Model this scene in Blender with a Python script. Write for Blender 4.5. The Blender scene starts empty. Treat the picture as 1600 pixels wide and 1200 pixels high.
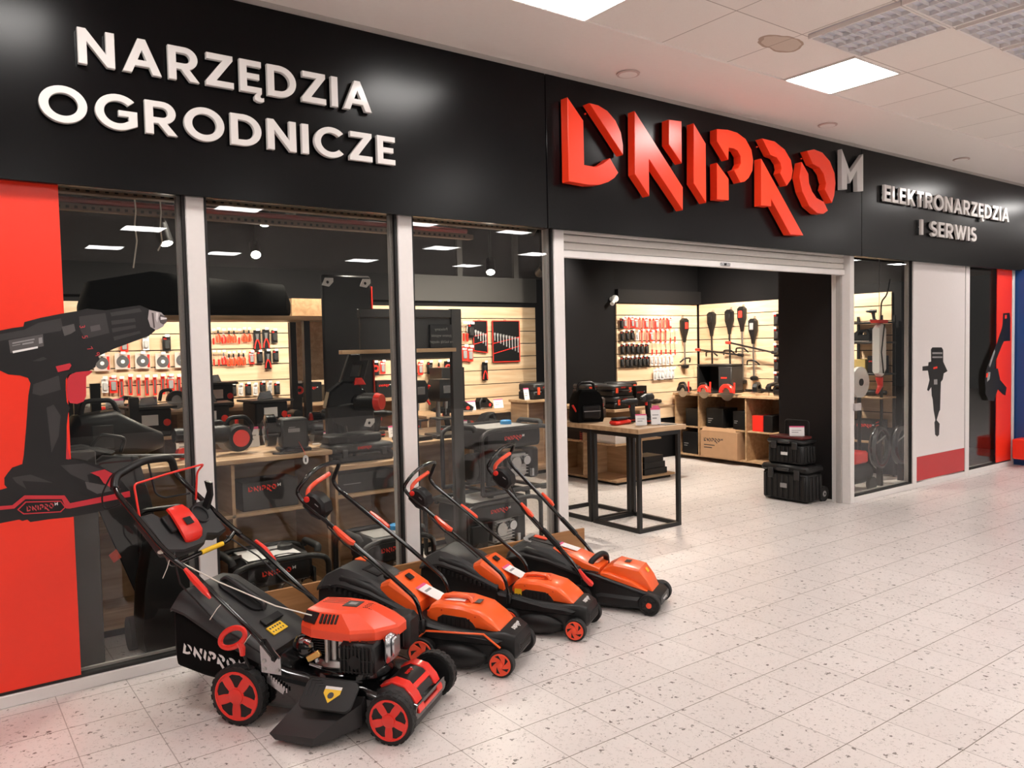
import bpy, math, random
from mathutils import Matrix, Vector
from mathutils.geometry import tessellate_polygon
random.seed(7)
SC = bpy.context.scene
COL = SC.collection
PI = math.pi

# ---------------------------------------------------------------- camera, world, exposure
cam = bpy.data.cameras.new('camera'); cam_o = bpy.data.objects.new('camera', cam); COL.objects.link(cam_o)
cam.sensor_width = 36.0; cam.lens = 28.127; cam.clip_end = 200; cam.clip_start = 0.05
cam_o.matrix_world = Matrix(((0.804610, 0.045195, -0.592081, 0.000000), (-0.593421, 0.025416, -0.804491, 0.000000), (-0.021310, 0.998655, 0.047270, 1.600000), (0.000000, 0.000000, 0.000000, 1.000000)))
SC.camera = cam_o
SC.view_settings.view_transform = 'Standard'; SC.view_settings.look = 'None'
SC.view_settings.exposure = 0.85; SC.view_settings.gamma = 1.0; SC.view_settings.use_curve_mapping = False
world = bpy.data.worlds.new('world'); SC.world = world; world.use_nodes = True
world.node_tree.nodes['Background'].inputs[0].default_value = (1.0, 0.93, 0.88, 1)
world.node_tree.nodes['Background'].inputs[1].default_value = 0.07
PANEL = 19.0        # radiance of the hall's ceiling panels
SPOT = 125.0       # watts of one track spot in the shop
SC.cycles.max_bounces = 10; SC.cycles.transparent_max_bounces = 16

# ---------------------------------------------------------------- materials
MATS = {}
def nodes(name):
    m = bpy.data.materials.new(name); m.use_nodes = True
    nt = m.node_tree; b = nt.nodes['Principled BSDF']
    return m, nt, b
def N(nt, t, **kw):
    n = nt.nodes.new(t)
    for k, v in kw.items(): setattr(n, k, v)
    return n
def mat(name, col, rough=.5, metal=0, var=.06, scale=30, spec=.5, coat=0, bump=0):
    if name in MATS: return MATS[name]
    m, nt, b = nodes(name); L = nt.links
    tc = N(nt, 'ShaderNodeTexCoord'); nz = N(nt, 'ShaderNodeTexNoise'); nz.inputs['Scale'].default_value = scale
    L.new(tc.outputs['Object'], nz.inputs['Vector'])
    rp = N(nt, 'ShaderNodeMix', data_type='RGBA')
    rp.inputs[6].default_value = tuple(max(0, c*(1-var)) for c in col)+(1,)
    rp.inputs[7].default_value = tuple(min(1, c*(1+var)) for c in col)+(1,)
    L.new(nz.outputs['Fac'], rp.inputs[0]); L.new(rp.outputs[2], b.inputs['Base Color'])
    b.inputs['Roughness'].default_value = rough; b.inputs['Metallic'].default_value = metal
    b.inputs['Specular IOR Level'].default_value = spec
    if coat: b.inputs['Coat Weight'].default_value = coat; b.inputs['Coat Roughness'].default_value = .08
    if bump:
        bp = N(nt, 'ShaderNodeBump'); bp.inputs['Strength'].default_value = bump; bp.inputs['Distance'].default_value = .002
        L.new(nz.outputs['Fac'], bp.inputs['Height']); L.new(bp.outputs[0], b.inputs['Normal'])
    MATS[name] = m; return m
def emis(name, col, s):
    m, nt, b = nodes(name)
    b.inputs['Base Color'].default_value = (.8, .8, .8, 1)
    b.inputs['Emission Color'].default_value = (*col, 1); b.inputs['Emission Strength'].default_value = s
    MATS[name] = m; return m
def wood(name, c0, c1, scale=2.2, axis=0, rough=.5):
    m, nt, b = nodes(name); L = nt.links
    tc = N(nt, 'ShaderNodeTexCoord'); mp = N(nt, 'ShaderNodeMapping')
    s = [9.0, 9.0, 9.0]; s[axis] = .9
    mp.inputs['Scale'].default_value = s; L.new(tc.outputs['Object'], mp.inputs[0])
    nz = N(nt, 'ShaderNodeTexNoise'); nz.inputs['Scale'].default_value = scale; nz.inputs['Detail'].default_value = 5
    nz.inputs['Distortion'].default_value = .6
    L.new(mp.outputs[0], nz.inputs['Vector'])
    cr = N(nt, 'ShaderNodeValToRGB'); cr.color_ramp.elements[0].position = .35; cr.color_ramp.elements[1].position = .68
    cr.color_ramp.elements[0].color = (*c0, 1); cr.color_ramp.elements[1].color = (*c1, 1)
    L.new(nz.outputs['Fac'], cr.inputs[0]); L.new(cr.outputs[0], b.inputs['Base Color'])
    b.inputs['Roughness'].default_value = rough
    MATS[name] = m; return m
def math_(nt, op, a, b=None):
    n = N(nt, 'ShaderNodeMath', operation=op)
    for i, x in enumerate((a, b)):
        if x is None: continue
        if isinstance(x, (int, float)): n.inputs[i].default_value = x
        else: nt.links.new(x, n.inputs[i])
    return n.outputs[0]

def terrazzo():
    m, nt, b = nodes('terrazzo_tile'); L = nt.links
    g = N(nt, 'ShaderNodeNewGeometry'); sp = N(nt, 'ShaderNodeSeparateXYZ'); L.new(g.outputs['Position'], sp.inputs[0])
    u = math_(nt, 'DIVIDE', math_(nt, 'SUBTRACT', sp.outputs[0], .433), .305)
    v = math_(nt, 'DIVIDE', math_(nt, 'SUBTRACT', sp.outputs[1], 2.03), .305)
    def joint(t, w):
        f = math_(nt, 'SUBTRACT', math_(nt, 'FRACT', math_(nt, 'ADD', t, .5)), .5)
        return math_(nt, 'LESS_THAN', math_(nt, 'ABSOLUTE', f), w)
    jm = math_(nt, 'MAXIMUM', math_(nt, 'MULTIPLY', joint(u, .0065), .62), joint(v, .0065))
    # per-tile tint
    cb = N(nt, 'ShaderNodeCombineXYZ'); L.new(math_(nt, 'FLOOR', u), cb.inputs[0]); L.new(math_(nt, 'FLOOR', v), cb.inputs[1])
    wn = N(nt, 'ShaderNodeTexWhiteNoise', noise_dimensions='2D'); L.new(cb.outputs[0], wn.inputs['Vector'])
    # chips: two sizes of voronoi cells, a few of which are dark or grey stone
    def chips(scale, thr, rad):
        vo = N(nt, 'ShaderNodeTexVoronoi'); vo.inputs['Scale'].default_value = scale
        nz = N(nt, 'ShaderNodeTexNoise'); nz.inputs['Scale'].default_value = scale*1.3
        mx = N(nt, 'ShaderNodeMix', data_type='RGBA', blend_type='LINEAR_LIGHT'); mx.inputs[0].default_value = .016
        L.new(g.outputs['Position'], mx.inputs[6]); L.new(nz.outputs['Color'], mx.inputs[7])
        L.new(g.outputs['Position'], nz.inputs['Vector']); L.new(mx.outputs[2], vo.inputs['Vector'])
        sc = N(nt, 'ShaderNodeSeparateColor'); L.new(vo.outputs['Color'], sc.inputs[0])
        a = math_(nt, 'LESS_THAN', sc.outputs[0], thr)
        r = math_(nt, 'LESS_THAN', vo.outputs['Distance'], math_(nt, 'MULTIPLY', sc.outputs[1], rad))
        return math_(nt, 'MULTIPLY', a, r), sc.outputs[2]
    c1, t1 = chips(58, .16, .60); c2, t2 = chips(120, .30, .65)
    big = N(nt, 'ShaderNodeTexNoise'); big.inputs['Scale'].default_value = 2.2; big.inputs['Detail'].default_value = 3
    L.new(g.outputs['Position'], big.inputs['Vector'])
    base = N(nt, 'ShaderNodeMix', data_type='RGBA'); base.inputs[6].default_value = (.67, .615, .59, 1); base.inputs[7].default_value = (.78, .73, .705, 1)
    L.new(math_(nt, 'ADD', math_(nt, 'MULTIPLY', wn.outputs[0], .35), math_(nt, 'MULTIPLY', big.outputs['Fac'], .65)), base.inputs[0])
    k2 = N(nt, 'ShaderNodeMix', data_type='RGBA'); L.new(math_(nt, 'MULTIPLY', c2, .48), k2.inputs[0]); L.new(base.outputs[2], k2.inputs[6]); k2.inputs[7].default_value = (.30, .26, .23, 1)
    k1 = N(nt, 'ShaderNodeMix', data_type='RGBA'); L.new(math_(nt, 'MULTIPLY', c1, math_(nt, 'ADD', math_(nt, 'MULTIPLY', t1, .6), .35)), k1.inputs[0]); L.new(k2.outputs[2], k1.inputs[6]); k1.inputs[7].default_value = (.10, .075, .06, 1)
    kj = N(nt, 'ShaderNodeMix', data_type='RGBA'); L.new(math_(nt, 'MULTIPLY', jm, .92), kj.inputs[0]); L.new(k1.outputs[2], kj.inputs[6]); kj.inputs[7].default_value = (.12, .085, .06, 1)
    L.new(kj.outputs[2], b.inputs['Base Color'])
    rr = math_(nt, 'ADD', math_(nt, 'MULTIPLY', big.outputs['Fac'], .14), .26)
    L.new(rr, b.inputs['Roughness'])
    MATS['terrazzo'] = m; return m
def ceiling_tile():
    m, nt, b = nodes('ceiling_tile'); L = nt.links
    g = N(nt, 'ShaderNodeNewGeometry'); sp = N(nt, 'ShaderNodeSeparateXYZ'); L.new(g.outputs['Position'], sp.inputs[0])
    u = math_(nt, 'DIVIDE', math_(nt, 'SUBTRACT', sp.outputs[0], 3.12), .62)
    v = math_(nt, 'DIVIDE', math_(nt, 'SUBTRACT', sp.outputs[1], 3.465), .567)
    def joint(t, w):
        f = math_(nt, 'SUBTRACT', math_(nt, 'FRACT', math_(nt, 'ADD', t, .5)), .5)
        return math_(nt, 'LESS_THAN', math_(nt, 'ABSOLUTE', f), w)
    jm = math_(nt, 'MAXIMUM', joint(u, .006), joint(v, .006))
    cb = N(nt, 'ShaderNodeCombineXYZ'); L.new(math_(nt, 'FLOOR', u), cb.inputs[0]); L.new(math_(nt, 'FLOOR', v), cb.inputs[1])
    wn = N(nt, 'ShaderNodeTexWhiteNoise', noise_dimensions='2D'); L.new(cb.outputs[0], wn.inputs['Vector'])
    nz = N(nt, 'ShaderNodeTexNoise'); nz.inputs['Scale'].default_value = 140; L.new(g.outputs['Position'], nz.inputs['Vector'])
    c = N(nt, 'ShaderNodeMix', data_type='RGBA'); c.inputs[6].default_value = (.78, .72, .68, 1); c.inputs[7].default_value = (.88, .83, .79, 1)
    L.new(math_(nt, 'ADD', math_(nt, 'MULTIPLY', wn.outputs[0], .4), math_(nt, 'MULTIPLY', nz.outputs['Fac'], .6)), c.inputs[0])
    # one brown water stain with its own outline
    st = N(nt, 'ShaderNodeTexNoise'); st.inputs['Scale'].default_value = 6; L.new(g.outputs['Position'], st.inputs['Vector'])
    dx = math_(nt, 'DIVIDE', math_(nt, 'SUBTRACT', sp.outputs[0], 4.40), .215); dy = math_(nt, 'DIVIDE', math_(nt, 'SUBTRACT', sp.outputs[1], 3.05), .11)
    d = math_(nt, 'ADD', math_(nt, 'SQRT', math_(nt, 'ADD', math_(nt, 'MULTIPLY', dx, dx), math_(nt, 'MULTIPLY', dy, dy))), math_(nt, 'MULTIPLY', st.outputs['Fac'], .9))
    stain = math_(nt, 'LESS_THAN', d, 1.35); ring = math_(nt, 'LESS_THAN', math_(nt, 'ABSOLUTE', math_(nt, 'SUBTRACT', d, 1.3)), .07)
    s1 = N(nt, 'ShaderNodeMix', data_type='RGBA'); L.new(math_(nt, 'MULTIPLY', stain, .55), s1.inputs[0]); L.new(c.outputs[2], s1.inputs[6]); s1.inputs[7].default_value = (.42, .28, .17, 1)
    s2 = N(nt, 'ShaderNodeMix', data_type='RGBA'); L.new(math_(nt, 'MULTIPLY', ring, .5), s2.inputs[0]); L.new(s1.outputs[2], s2.inputs[6]); s2.inputs[7].default_value = (.25, .14, .08, 1)
    kj = N(nt, 'ShaderNodeMix', data_type='RGBA'); L.new(math_(nt, 'MULTIPLY', jm, .65), kj.inputs[0]); L.new(s2.outputs[2], kj.inputs[6]); kj.inputs[7].default_value = (.22, .16, .13, 1)
    L.new(kj.outputs[2], b.inputs['Base Color']); b.inputs['Roughness'].default_value = .85
    MATS['ceiling_tile'] = m; return m
def glass():
    m = bpy.data.materials.new('window_glass'); m.use_nodes = True; nt = m.node_tree; L = nt.links
    nt.nodes.clear()
    o = N(nt, 'ShaderNodeOutputMaterial'); tr = N(nt, 'ShaderNodeBsdfTransparent'); gl = N(nt, 'ShaderNodeBsdfGlossy')
    tr.inputs[0].default_value = (.93, .935, .92, 1); gl.inputs['Roughness'].default_value = .002
    gl.inputs[0].default_value = (.95, .97, 1, 1)
    # Schlick's law on |cos|, the same from both faces of the thin pane
    g = N(nt, 'ShaderNodeNewGeometry'); vd = N(nt, 'ShaderNodeVectorMath', operation='DOT_PRODUCT')
    L.new(g.outputs['Normal'], vd.inputs[0]); L.new(g.outputs['Incoming'], vd.inputs[1])
    f = math_(nt, 'ADD', .026, math_(nt, 'MULTIPLY', .80, math_(nt, 'POWER', math_(nt, 'SUBTRACT', 1.0, math_(nt, 'ABSOLUTE', vd.outputs['Value'])), 5.0)))
    mx = N(nt, 'ShaderNodeMixShader'); L.new(f, mx.inputs[0]); L.new(tr.outputs[0], mx.inputs[1]); L.new(gl.outputs[0], mx.inputs[2])
    L.new(mx.outputs[0], o.inputs[0]); MATS['glass'] = m; return m
terrazzo(); ceiling_tile(); glass()
W_ALU = mat('white_aluminium', (.80, .76, .74), .35, var=.03)
GREY_ALU = mat('grey_aluminium', (.42, .39, .37), .4)
GASKET = mat('black_gasket', (.012, .011, .011), .5)
FASCIA = mat('black_composite_panel', (.0016, .0016, .0022), .24, var=.15, spec=.18)
RED_FILM = mat('red_film', (.97, .040, .016), .3, var=.02)
RED_SIGN = mat('red_acrylic', (1.0, .050, .014), .28, var=.02)
WHITE_SIGN = mat('white_acrylic', (.78, .75, .73), .12, var=.02)
GREY_SIGN = mat('grey_acrylic', (.55, .53, .52), .3)
RED = mat('red_plastic', (.84, .032, .020), .3, var=.04, coat=.3)
ORED = mat('orange_red_plastic', (.92, .082, .028), .33, var=.04, coat=.2)
ORANGE = mat('orange_plastic', (.95, .125, .018), .33, var=.04, coat=.2)
BLACK = mat('black_plastic', (.0075, .0072, .0075), .42, var=.2, bump=.06, scale=300, spec=.36)
CHAR = mat('charcoal_plastic', (.019, .0185, .019), .48, var=.12, bump=.05, scale=300)
GLOSSBLK = mat('gloss_black_paint', (.003, .003, .0035), .13, coat=.6)
RUBBER = mat('tyre_rubber', (.0095, .009, .009), .62, var=.2)
FABRIC = mat('black_fabric', (.004, .004, .004), .85, var=.3, scale=400, bump=.2, spec=.12)
ZINC = mat('zinc_steel', (.50, .51, .53), .25, 1, var=.1)
STEEL = mat('steel', (.45, .44, .43), .32, 1)
DARKSTEEL = mat('black_steel', (.006, .0053, .005), .4)
YELLOW = mat('yellow_sticker', (.85, .52, .02), .5)
WHITE = mat('white_paper', (.82, .80, .79), .6, var=.02)
PINK = mat('pink_print', (.75, .10, .25), .6)
GREYP = mat('grey_print', (.30, .29, .29), .6)
PRINTBLK = mat('print_black', (.010, .0095, .010), .35)
PRINTGREY = mat('print_dark_grey', (.040, .037, .038), .35)
PRINTMID = mat('print_mid_grey', (.095, .088, .088), .35)
CHROME = mat('bright_chrome', (.62, .62, .63), .3, .35)
BRASS = mat('brass', (.70, .45, .15), .3, 1)
STRING = mat('white_cord', (.75, .70, .62), .8)
WOOD = wood('pale_oak', (.40, .245, .13), (.58, .385, .225), axis=0)
WOODX = wood('pale_oak_across', (.36, .215, .11), (.52, .335, .19), axis=1)
SLAT = wood('slat_oak', (.60, .41, .25), (.74, .55, .37), 1.6, axis=0)
BOARD = wood('brown_chipboard', (.30, .135, .045), (.42, .20, .075), 3, axis=0)
CARD = mat('cardboard', (.45, .265, .145), .8, var=.08, scale=12)
DARKWALL = mat('dark_grey_wall', (.0065, .006, .0065), .7, spec=.12)
NAVY = mat('dark_blue_ceiling', (.004, .0045, .007), .8, spec=.1)
BLUE = mat('blue_panel', (.012, .07, .25), .4)
BROWNSTEEL = mat('brown_primer_steel', (.16, .105, .075), .6)
PLASTER = mat('white_plaster', (.86, .80, .76), .7, var=.02)
LEAF = mat('lime_tag', (.55, .60, .05), .6)
BLUEP = mat('blue_plastic', (.03, .25, .55), .4)
SMOKE = mat('smoke_print', (.045, .042, .042), .5)
LAMP = emis('lamp_panel', (1, .96, .92), PANEL)
BULB = emis('lamp_bulb', (1, .95, .86), 40)
SCREEN = emis('blue_screen', (.15, .4, 1), 1.2)

# ---------------------------------------------------------------- mesh builder
class MB:
    def __init__(s): s.v = []; s.f = []; s.m = []; s.mats = []; s.T = Matrix.Identity(4); s.cur = 0
    def use(s, m):
        if m not in s.mats: s.mats.append(m)
        s.cur = s.mats.index(m); return s
    def add(s, vs, fs):
        o = len(s.v); T = s.T
        s.v += [tuple(T @ Vector(p)) for p in vs]
        s.f += [tuple(o+i for i in f) for f in fs]; s.m += [s.cur]*len(fs); return s
    def box(s, x0, x1, y0, y1, z0, z1, c=0.0):
        if x0 > x1: x0, x1 = x1, x0
        if y0 > y1: y0, y1 = y1, y0
        if z0 > z1: z0, z1 = z1, z0
        c = min(c, (x1-x0)*.45, (y1-y0)*.45, (z1-z0)*.45)
        if c <= 0:
            return s.add([(x, y, z) for x in (x0, x1) for y in (y0, y1) for z in (z0, z1)],
                         [(0, 1, 3, 2), (4, 6, 7, 5), (0, 4, 5, 1), (2, 3, 7, 6), (0, 2, 6, 4), (1, 5, 7, 3)])
        vs = []; idx = {}
        X = (x0, x1); Y = (y0, y1); Z = (z0, z1)
        for i in (0, 1):
            for j in (0, 1):
                for k in (0, 1):
                    sx, sy, sz = (1-2*i), (1-2*j), (1-2*k)
                    for a in range(3):
                        p = [X[i], Y[j], Z[k]]
                        for b_, sg in ((0, sx), (1, sy), (2, sz)):
                            if b_ != a: p[b_] += sg*c
                        idx[i, j, k, a] = len(vs); vs.append(tuple(p))
        fs = []
        for a in range(3):
            o = [0, 1, 2]; o.remove(a); b_, d_ = o
            for q in (0, 1):
                l = []
                for (u, w) in ((0, 0), (1, 0), (1, 1), (0, 1)):
                    t = [0, 0, 0]; t[a] = q; t[b_] = u; t[d_] = w; l.append(idx[t[0], t[1], t[2], a])
                # orientation fixed after by normal recalculation
                fs.append(tuple(l))
            for u in (0, 1):
                for w in (0, 1):
                    t0 = [0, 0, 0]; t0[b_] = u; t0[d_] = w; t1 = t0[:]; t1[a] = 1
                    fs.append((idx[(*t0, b_)], idx[(*t1, b_)], idx[(*t1, d_)], idx[(*t0, d_)]))
        for i in (0, 1):
            for j in (0, 1):
                for k in (0, 1): fs.append((idx[i, j, k, 0], idx[i, j, k, 1], idx[i, j, k, 2]))
        return s.add(vs, fs)
    def loft(s, rings, cap=True, closed=False):
        n = len(rings[0]); vs = [p for r in rings for p in r]; fs = []
        R = len(rings)
        for i in range(R if closed else R-1):
            for j in range(n):
                a = i*n+j; b_ = i*n+(j+1) % n; i2 = (i+1) % R
                fs.append((a, b_, i2*n+(j+1) % n, i2*n+j))
        if cap and not closed:
            fs.append(tuple(range(n-1, -1, -1))); fs.append(tuple((R-1)*n+j for j in range(n)))
        return s.add(vs, fs)
    def cyl(s, p0, p1, r, r1=None, n=16, cap=True):
        p0 = Vector(p0); p1 = Vector(p1); r1 = r if r1 is None else r1
        d = (p1-p0).normalized(); a = d.orthogonal().normalized(); b_ = d.cross(a)
        ring = lambda p, q: [tuple(p+(a*math.cos(t)+b_*math.sin(t))*q) for t in (2*PI*i/n for i in range(n))]
        return s.loft([ring(p0, r), ring(p1, r1)], cap)
    def lathe(s, prof, o, axis, n=24, cap=True):
        d = Vector(axis).normalized(); a = d.orthogonal().normalized(); b_ = d.cross(a); o = Vector(o)
        rings = [[tuple(o+d*h+(a*math.cos(t)+b_*math.sin(t))*max(r, 1e-4)) for t in (2*PI*i/n for i in range(n))] for r, h in prof]
        return s.loft(rings, cap)
    def tube(s, path, r, n=8, cap=True):
        P = [Vector(p) for p in path]; R = len(P); rings = []; a = None
        for i in range(R):
            d = (P[min(i+1, R-1)]-P[max(i-1, 0)]).normalized()
            a = d.orthogonal() if a is None else a-d*a.dot(d)
            a.normalize(); b_ = d.cross(a); q = r[i] if isinstance(r, (list, tuple)) else r
            k = 1.0
            if 0 < i < R-1:
                c = (P[i]-P[i-1]).normalized().dot(d); k = 1/max(c, .6)
            rings.append([tuple(P[i]+(a*math.cos(t)+b_*math.sin(t))*q*(k if 0 else 1)) for t in (2*PI*j/n for j in range(n))])
        return s.loft(rings, cap)
    def prism(s, outer, frame, d0, d1, holes=(), c=0.0):
        """outline (u,v) with holes extruded along the frame's w from d0 to d1; frame = function (u,v,w)->xyz"""
        loops = [list(outer)]+[list(h) for h in holes]
        def ins(l, k):
            A = sum(l[i-1][0]*l[i][1]-l[i][0]*l[i-1][1] for i in range(len(l))); sg = 1 if A > 0 else -1
            out = []
            for i in range(len(l)):
                p0, p, p1 = Vector(l[i-1]), Vector(l[i]), Vector(l[(i+1) % len(l)])
                e0 = (p-p0); e1 = (p1-p)
                if e0.length < 1e-7 or e1.length < 1e-7: out.append(tuple(p)); continue
                e0.normalize(); e1.normalize()
                n0 = Vector((-e0.y, e0.x))*sg; n1 = Vector((-e1.y, e1.x))*sg
                m = n0+n1
                m = n0 if m.length < 1e-3 else m/max(m.dot(n0), .35)
                out.append(tuple(p+m*k))
            return out
        steps = [(d0, 0), (d1, 0)] if c <= 0 else [(d0, c), (d0+math.copysign(c, d1-d0), 0), (d1-math.copysign(c, d1-d0), 0), (d1, c)]
        levels = [[(ins(l, k if i == 0 else -k) if k else l) for i, l in enumerate(loops)] for _, k in steps]
        vs = []; st = []
        for (w, k), lv in zip(steps, levels):
            row = []
            for l in lv: row.append(len(vs)); vs += [frame(u, v, w) for u, v in l]
            st.append(row)
        fs = []
        for i in range(len(steps)-1):
            for q, l in enumerate(loops):
                n = len(l)
                for j in range(n): fs.append((st[i][q]+j, st[i][q]+(j+1) % n, st[i+1][q]+(j+1) % n, st[i+1][q]+j))
        for i in (0, len(steps)-1):
            tri = tessellate_polygon([[Vector((u, v, 0)) for u, v in l] for l in levels[i]])
            flat = [st[i][q]+j for q, l in enumerate(loops) for j in range(len(l))]
            fs += [tuple(flat[t] for t in f) for f in tri]
        return s.add(vs, fs)
    def ell(s, c, r, n=16, m=10):
        rings = [[(c[0]+r[0]*math.sin(p)*math.cos(t), c[1]+r[1]*math.sin(p)*math.sin(t), c[2]+r[2]*math.cos(p)) for t in (2*PI*j/n for j in range(n))]
                 for p in (max(.02, min(PI-.02, PI*i/m)) for i in range(m+1))]
        return s.loft(rings)
    def build(s, name, parent=None, mat=None, ang=38, smooth=True):
        me = bpy.data.meshes.new(name); me.from_pydata(s.v, [], s.f)
        if mat is not None: s.mats = [mat]; s.m = [0]*len(s.f)
        for m in s.mats: me.materials.append(m)
        if len(s.mats) > 1: me.polygons.foreach_set('material_index', s.m)
        import bmesh
        bm = bmesh.new(); bm.from_mesh(me); bmesh.ops.recalc_face_normals(bm, faces=bm.faces); bm.to_mesh(me); bm.free()
        if smooth:
            me.polygons.foreach_set('use_smooth', [True]*len(me.polygons)); me.set_sharp_from_angle(angle=math.radians(ang))
        o = bpy.data.objects.new(name, me); COL.objects.link(o)
        if parent is not None: o.parent = parent
        return o
XZ = lambda u, v, w: (u, w, v)      # outline stands in the facade plane, depth along y
XY = lambda u, v, w: (u, v, w)
YZ = lambda u, v, w: (w, u, v)
def rrect(x0, x1, z0, z1, r, k=4):
    r = min(r, (x1-x0)/2-1e-4, (z1-z0)/2-1e-4); out = []
    for cx, cz, a0 in ((x1-r, z1-r, 0), (x0+r, z1-r, 90), (x0+r, z0+r, 180), (x1-r, z0+r, 270)):
        out += [(cx+r*math.cos(math.radians(a0+90*i/k)), cz+r*math.sin(math.radians(a0+90*i/k))) for i in range(k+1)]
    return out
def circ(cx, cz, r, n=24, a0=0): return [(cx+r*math.cos(a0+2*PI*i/n), cz+r*math.sin(a0+2*PI*i/n)) for i in range(n)]
def rnd(path, rad=.03, k=4):
    P = [Vector(p) for p in path]; out = [P[0]]
    for i in range(1, len(P)-1):
        a = P[i-1]-P[i]; b_ = P[i+1]-P[i]; r = min(rad, a.length*.45, b_.length*.45)
        p0 = P[i]+a.normalized()*r; p1 = P[i]+b_.normalized()*r
        for j in range(k+1):
            t = j/k; out.append(p0*(1-t)**2+P[i]*2*t*(1-t)+p1*t*t)
    out.append(P[-1]); return [tuple(p) for p in out]
def sec(x, hw, z0, z1, r=.03, y=0, k=3):
    """one rounded cross-section of a body, in the plane x"""
    return [(x, p[0], p[1]) for p in rrect(y-hw, y+hw, z0, z1, r, k)]
def tag(o, label=None, cat=None, group=None, kind=None):
    if label: o['label'] = label
    if cat: o['category'] = cat
    if group: o['group'] = group
    if kind: o['kind'] = kind
    return o
def thing(name, label, cat, loc=(0, 0, 0), rz=0, group=None):
    o = bpy.data.objects.new(name, None); COL.objects.link(o); o.empty_display_size = .1
    o.location = loc; o.rotation_euler = (0, 0, rz)
    return tag(o, label, cat, group)
def struct(o): o['kind'] = 'structure'; return o
KIDS = {}
def copy_tree(o, loc=None, rz=None, label=None, group=None, scale=None):
    def cp(a, par):
        c = a.copy(); COL.objects.link(c)
        if par is not None: c.parent = par
        for ch in list(a.children): cp(ch, c)
        return c
    c = cp(o, None)
    if loc is not None: c.location = loc
    if rz is not None: c.rotation_euler = (c.rotation_euler[0], c.rotation_euler[1], rz)
    if label: c['label'] = label
    if group: c['group'] = group
    if scale: c.scale = (scale,)*3 if isinstance(scale, (int, float)) else scale
    return c
def bx(name, x0, x1, y0, y1, z0, z1, m, c=0, parent=None): return MB().box(x0, x1, y0, y1, z0, z1, c).build(name, parent, m)

# ---------------------------------------------------------------- the setting: hall and shop shell
struct(bx('floor', -6, 26, -9, 9.2, -.1, 0, MATS['terrazzo']))
CZ = 3.44
# hall ceiling: plain strip along the shop front, then a grid of tiles (holes are where lamps sit flush below it)
struct(bx('ceiling', -6, 26, -9, 3.465, CZ, CZ+.08, MATS['ceiling_tile']))
struct(bx('ceiling_strip', -6, 26, 3.4655, 4.55, CZ-.002, CZ+.08, PLASTER))
struct(bx('trim_1', -6, 11.4, 4.207, 4.28, 3.40, 3.4375, GREY_ALU))
struct(bx('trim_2', -6, 26, 3.455, 3.466, CZ-.012, CZ+.001, PLASTER))
def facade_panel(name, x0, x1):
    return struct(bx(name, x0, x1, 4.20, 4.235, 2.385, 3.405, FASCIA, .003))
facade_panel('wall_front_left', -3, 3.415); facade_panel('wall_front_middle', 3.420, 7.272); facade_panel('wall_front_right', 7.277, 11.2)
struct(bx('wall_front_core', -3, 11.2, 4.2355, 4.40, 2.42, 3.43, DARKWALL))
# posts and sill of the shop front
def post(name, x0, x1, y1=4.36): return struct(bx(name, x0, x1, 4.262, y1, 0.0, 2.415, W_ALU, .004))
post('trim_3', 1.108, 1.199); post('trim_4', 2.317, 2.414); post('trim_5', 3.519, 3.610, 4.40)
post('trim_6', 7.178, 7.250, 4.46); post('trim_7', 8.372, 8.452); post('trim_8', 9.545, 9.640); post('trim_9', 10.765, 10.83)
for i, (a, b) in enumerate(((-3, 1.107), (1.2, 2.316), (2.415, 3.518), (7.251, 8.371), (8.453, 9.544), (9.641, 10.764))):
    struct(bx('baseboard_front_%d' % (i+1), a, b, 4.262, 4.35, 0, .057, W_ALU, .003))
def window(n, x0, x1, z0=.058, z1=2.41):
    m = MB().use(GASKET); g = .014
    m.box(x0, x0+g, 4.275, 4.345, z0, z1).box(x1-g, x1, 4.275, 4.345, z0, z1).box(x0+g, x1-g, 4.275, 4.345, z0, z0+g).box(x0+g, x1-g, 4.275, 4.345, z1-g, z1)
    m.use(GREY_ALU).box(x1-g-.020, x1-g, 4.30, 4.335, z0+g, z1-g).box(x0+g, x1-g-.021, 4.32, 4.338, z0+g, z0+g+.012)
    w = struct(m.build('window_%d' % n)); bx('glass', x0+g, x1-g, 4.300, 4.308, z0+g, z1-g, MATS['glass'], parent=w); return w
window(1, -.6, 1.107); window(2, 1.2, 2.316); window(3, 2.415, 3.518); window(4, 7.251, 8.371); window(5, 9.641, 10.764)
# red film panels and the white poster panel, each a flat sheet standing in its bay
tag(bx('film_panel', -3, .545, 4.266, 4.274, .075, 2.40, RED_FILM), 'wide plain red panel at the left end of the shop front behind the drill print', 'panel')
tag(bx('film_panel', 10.345, 10.750, 4.266, 4.274, .075, 2.40, RED_FILM), 'narrow red panel at the far right end of the shop front', 'panel')
pp = thing('poster_panel', 'white poster panel with a red foot band right of the glazed bay beside the doorway', 'panel', (0, 0, 0))
bx('sheet', 8.46, 9.535, 4.268, 4.276, .33, 2.41, mat('poster_white', (.80, .745, .73), .3, var=.02), parent=pp)
bx('foot_band', 8.46, 9.535, 4.267, 4.276, .072, .328, mat('poster_red', (.55, .025, .03), .35, var=.02), parent=pp)
bx('edge_strip', 9.5355, 9.5445, 4.27, 4.28, .06, 2.41, GASKET, parent=pp)
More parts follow.
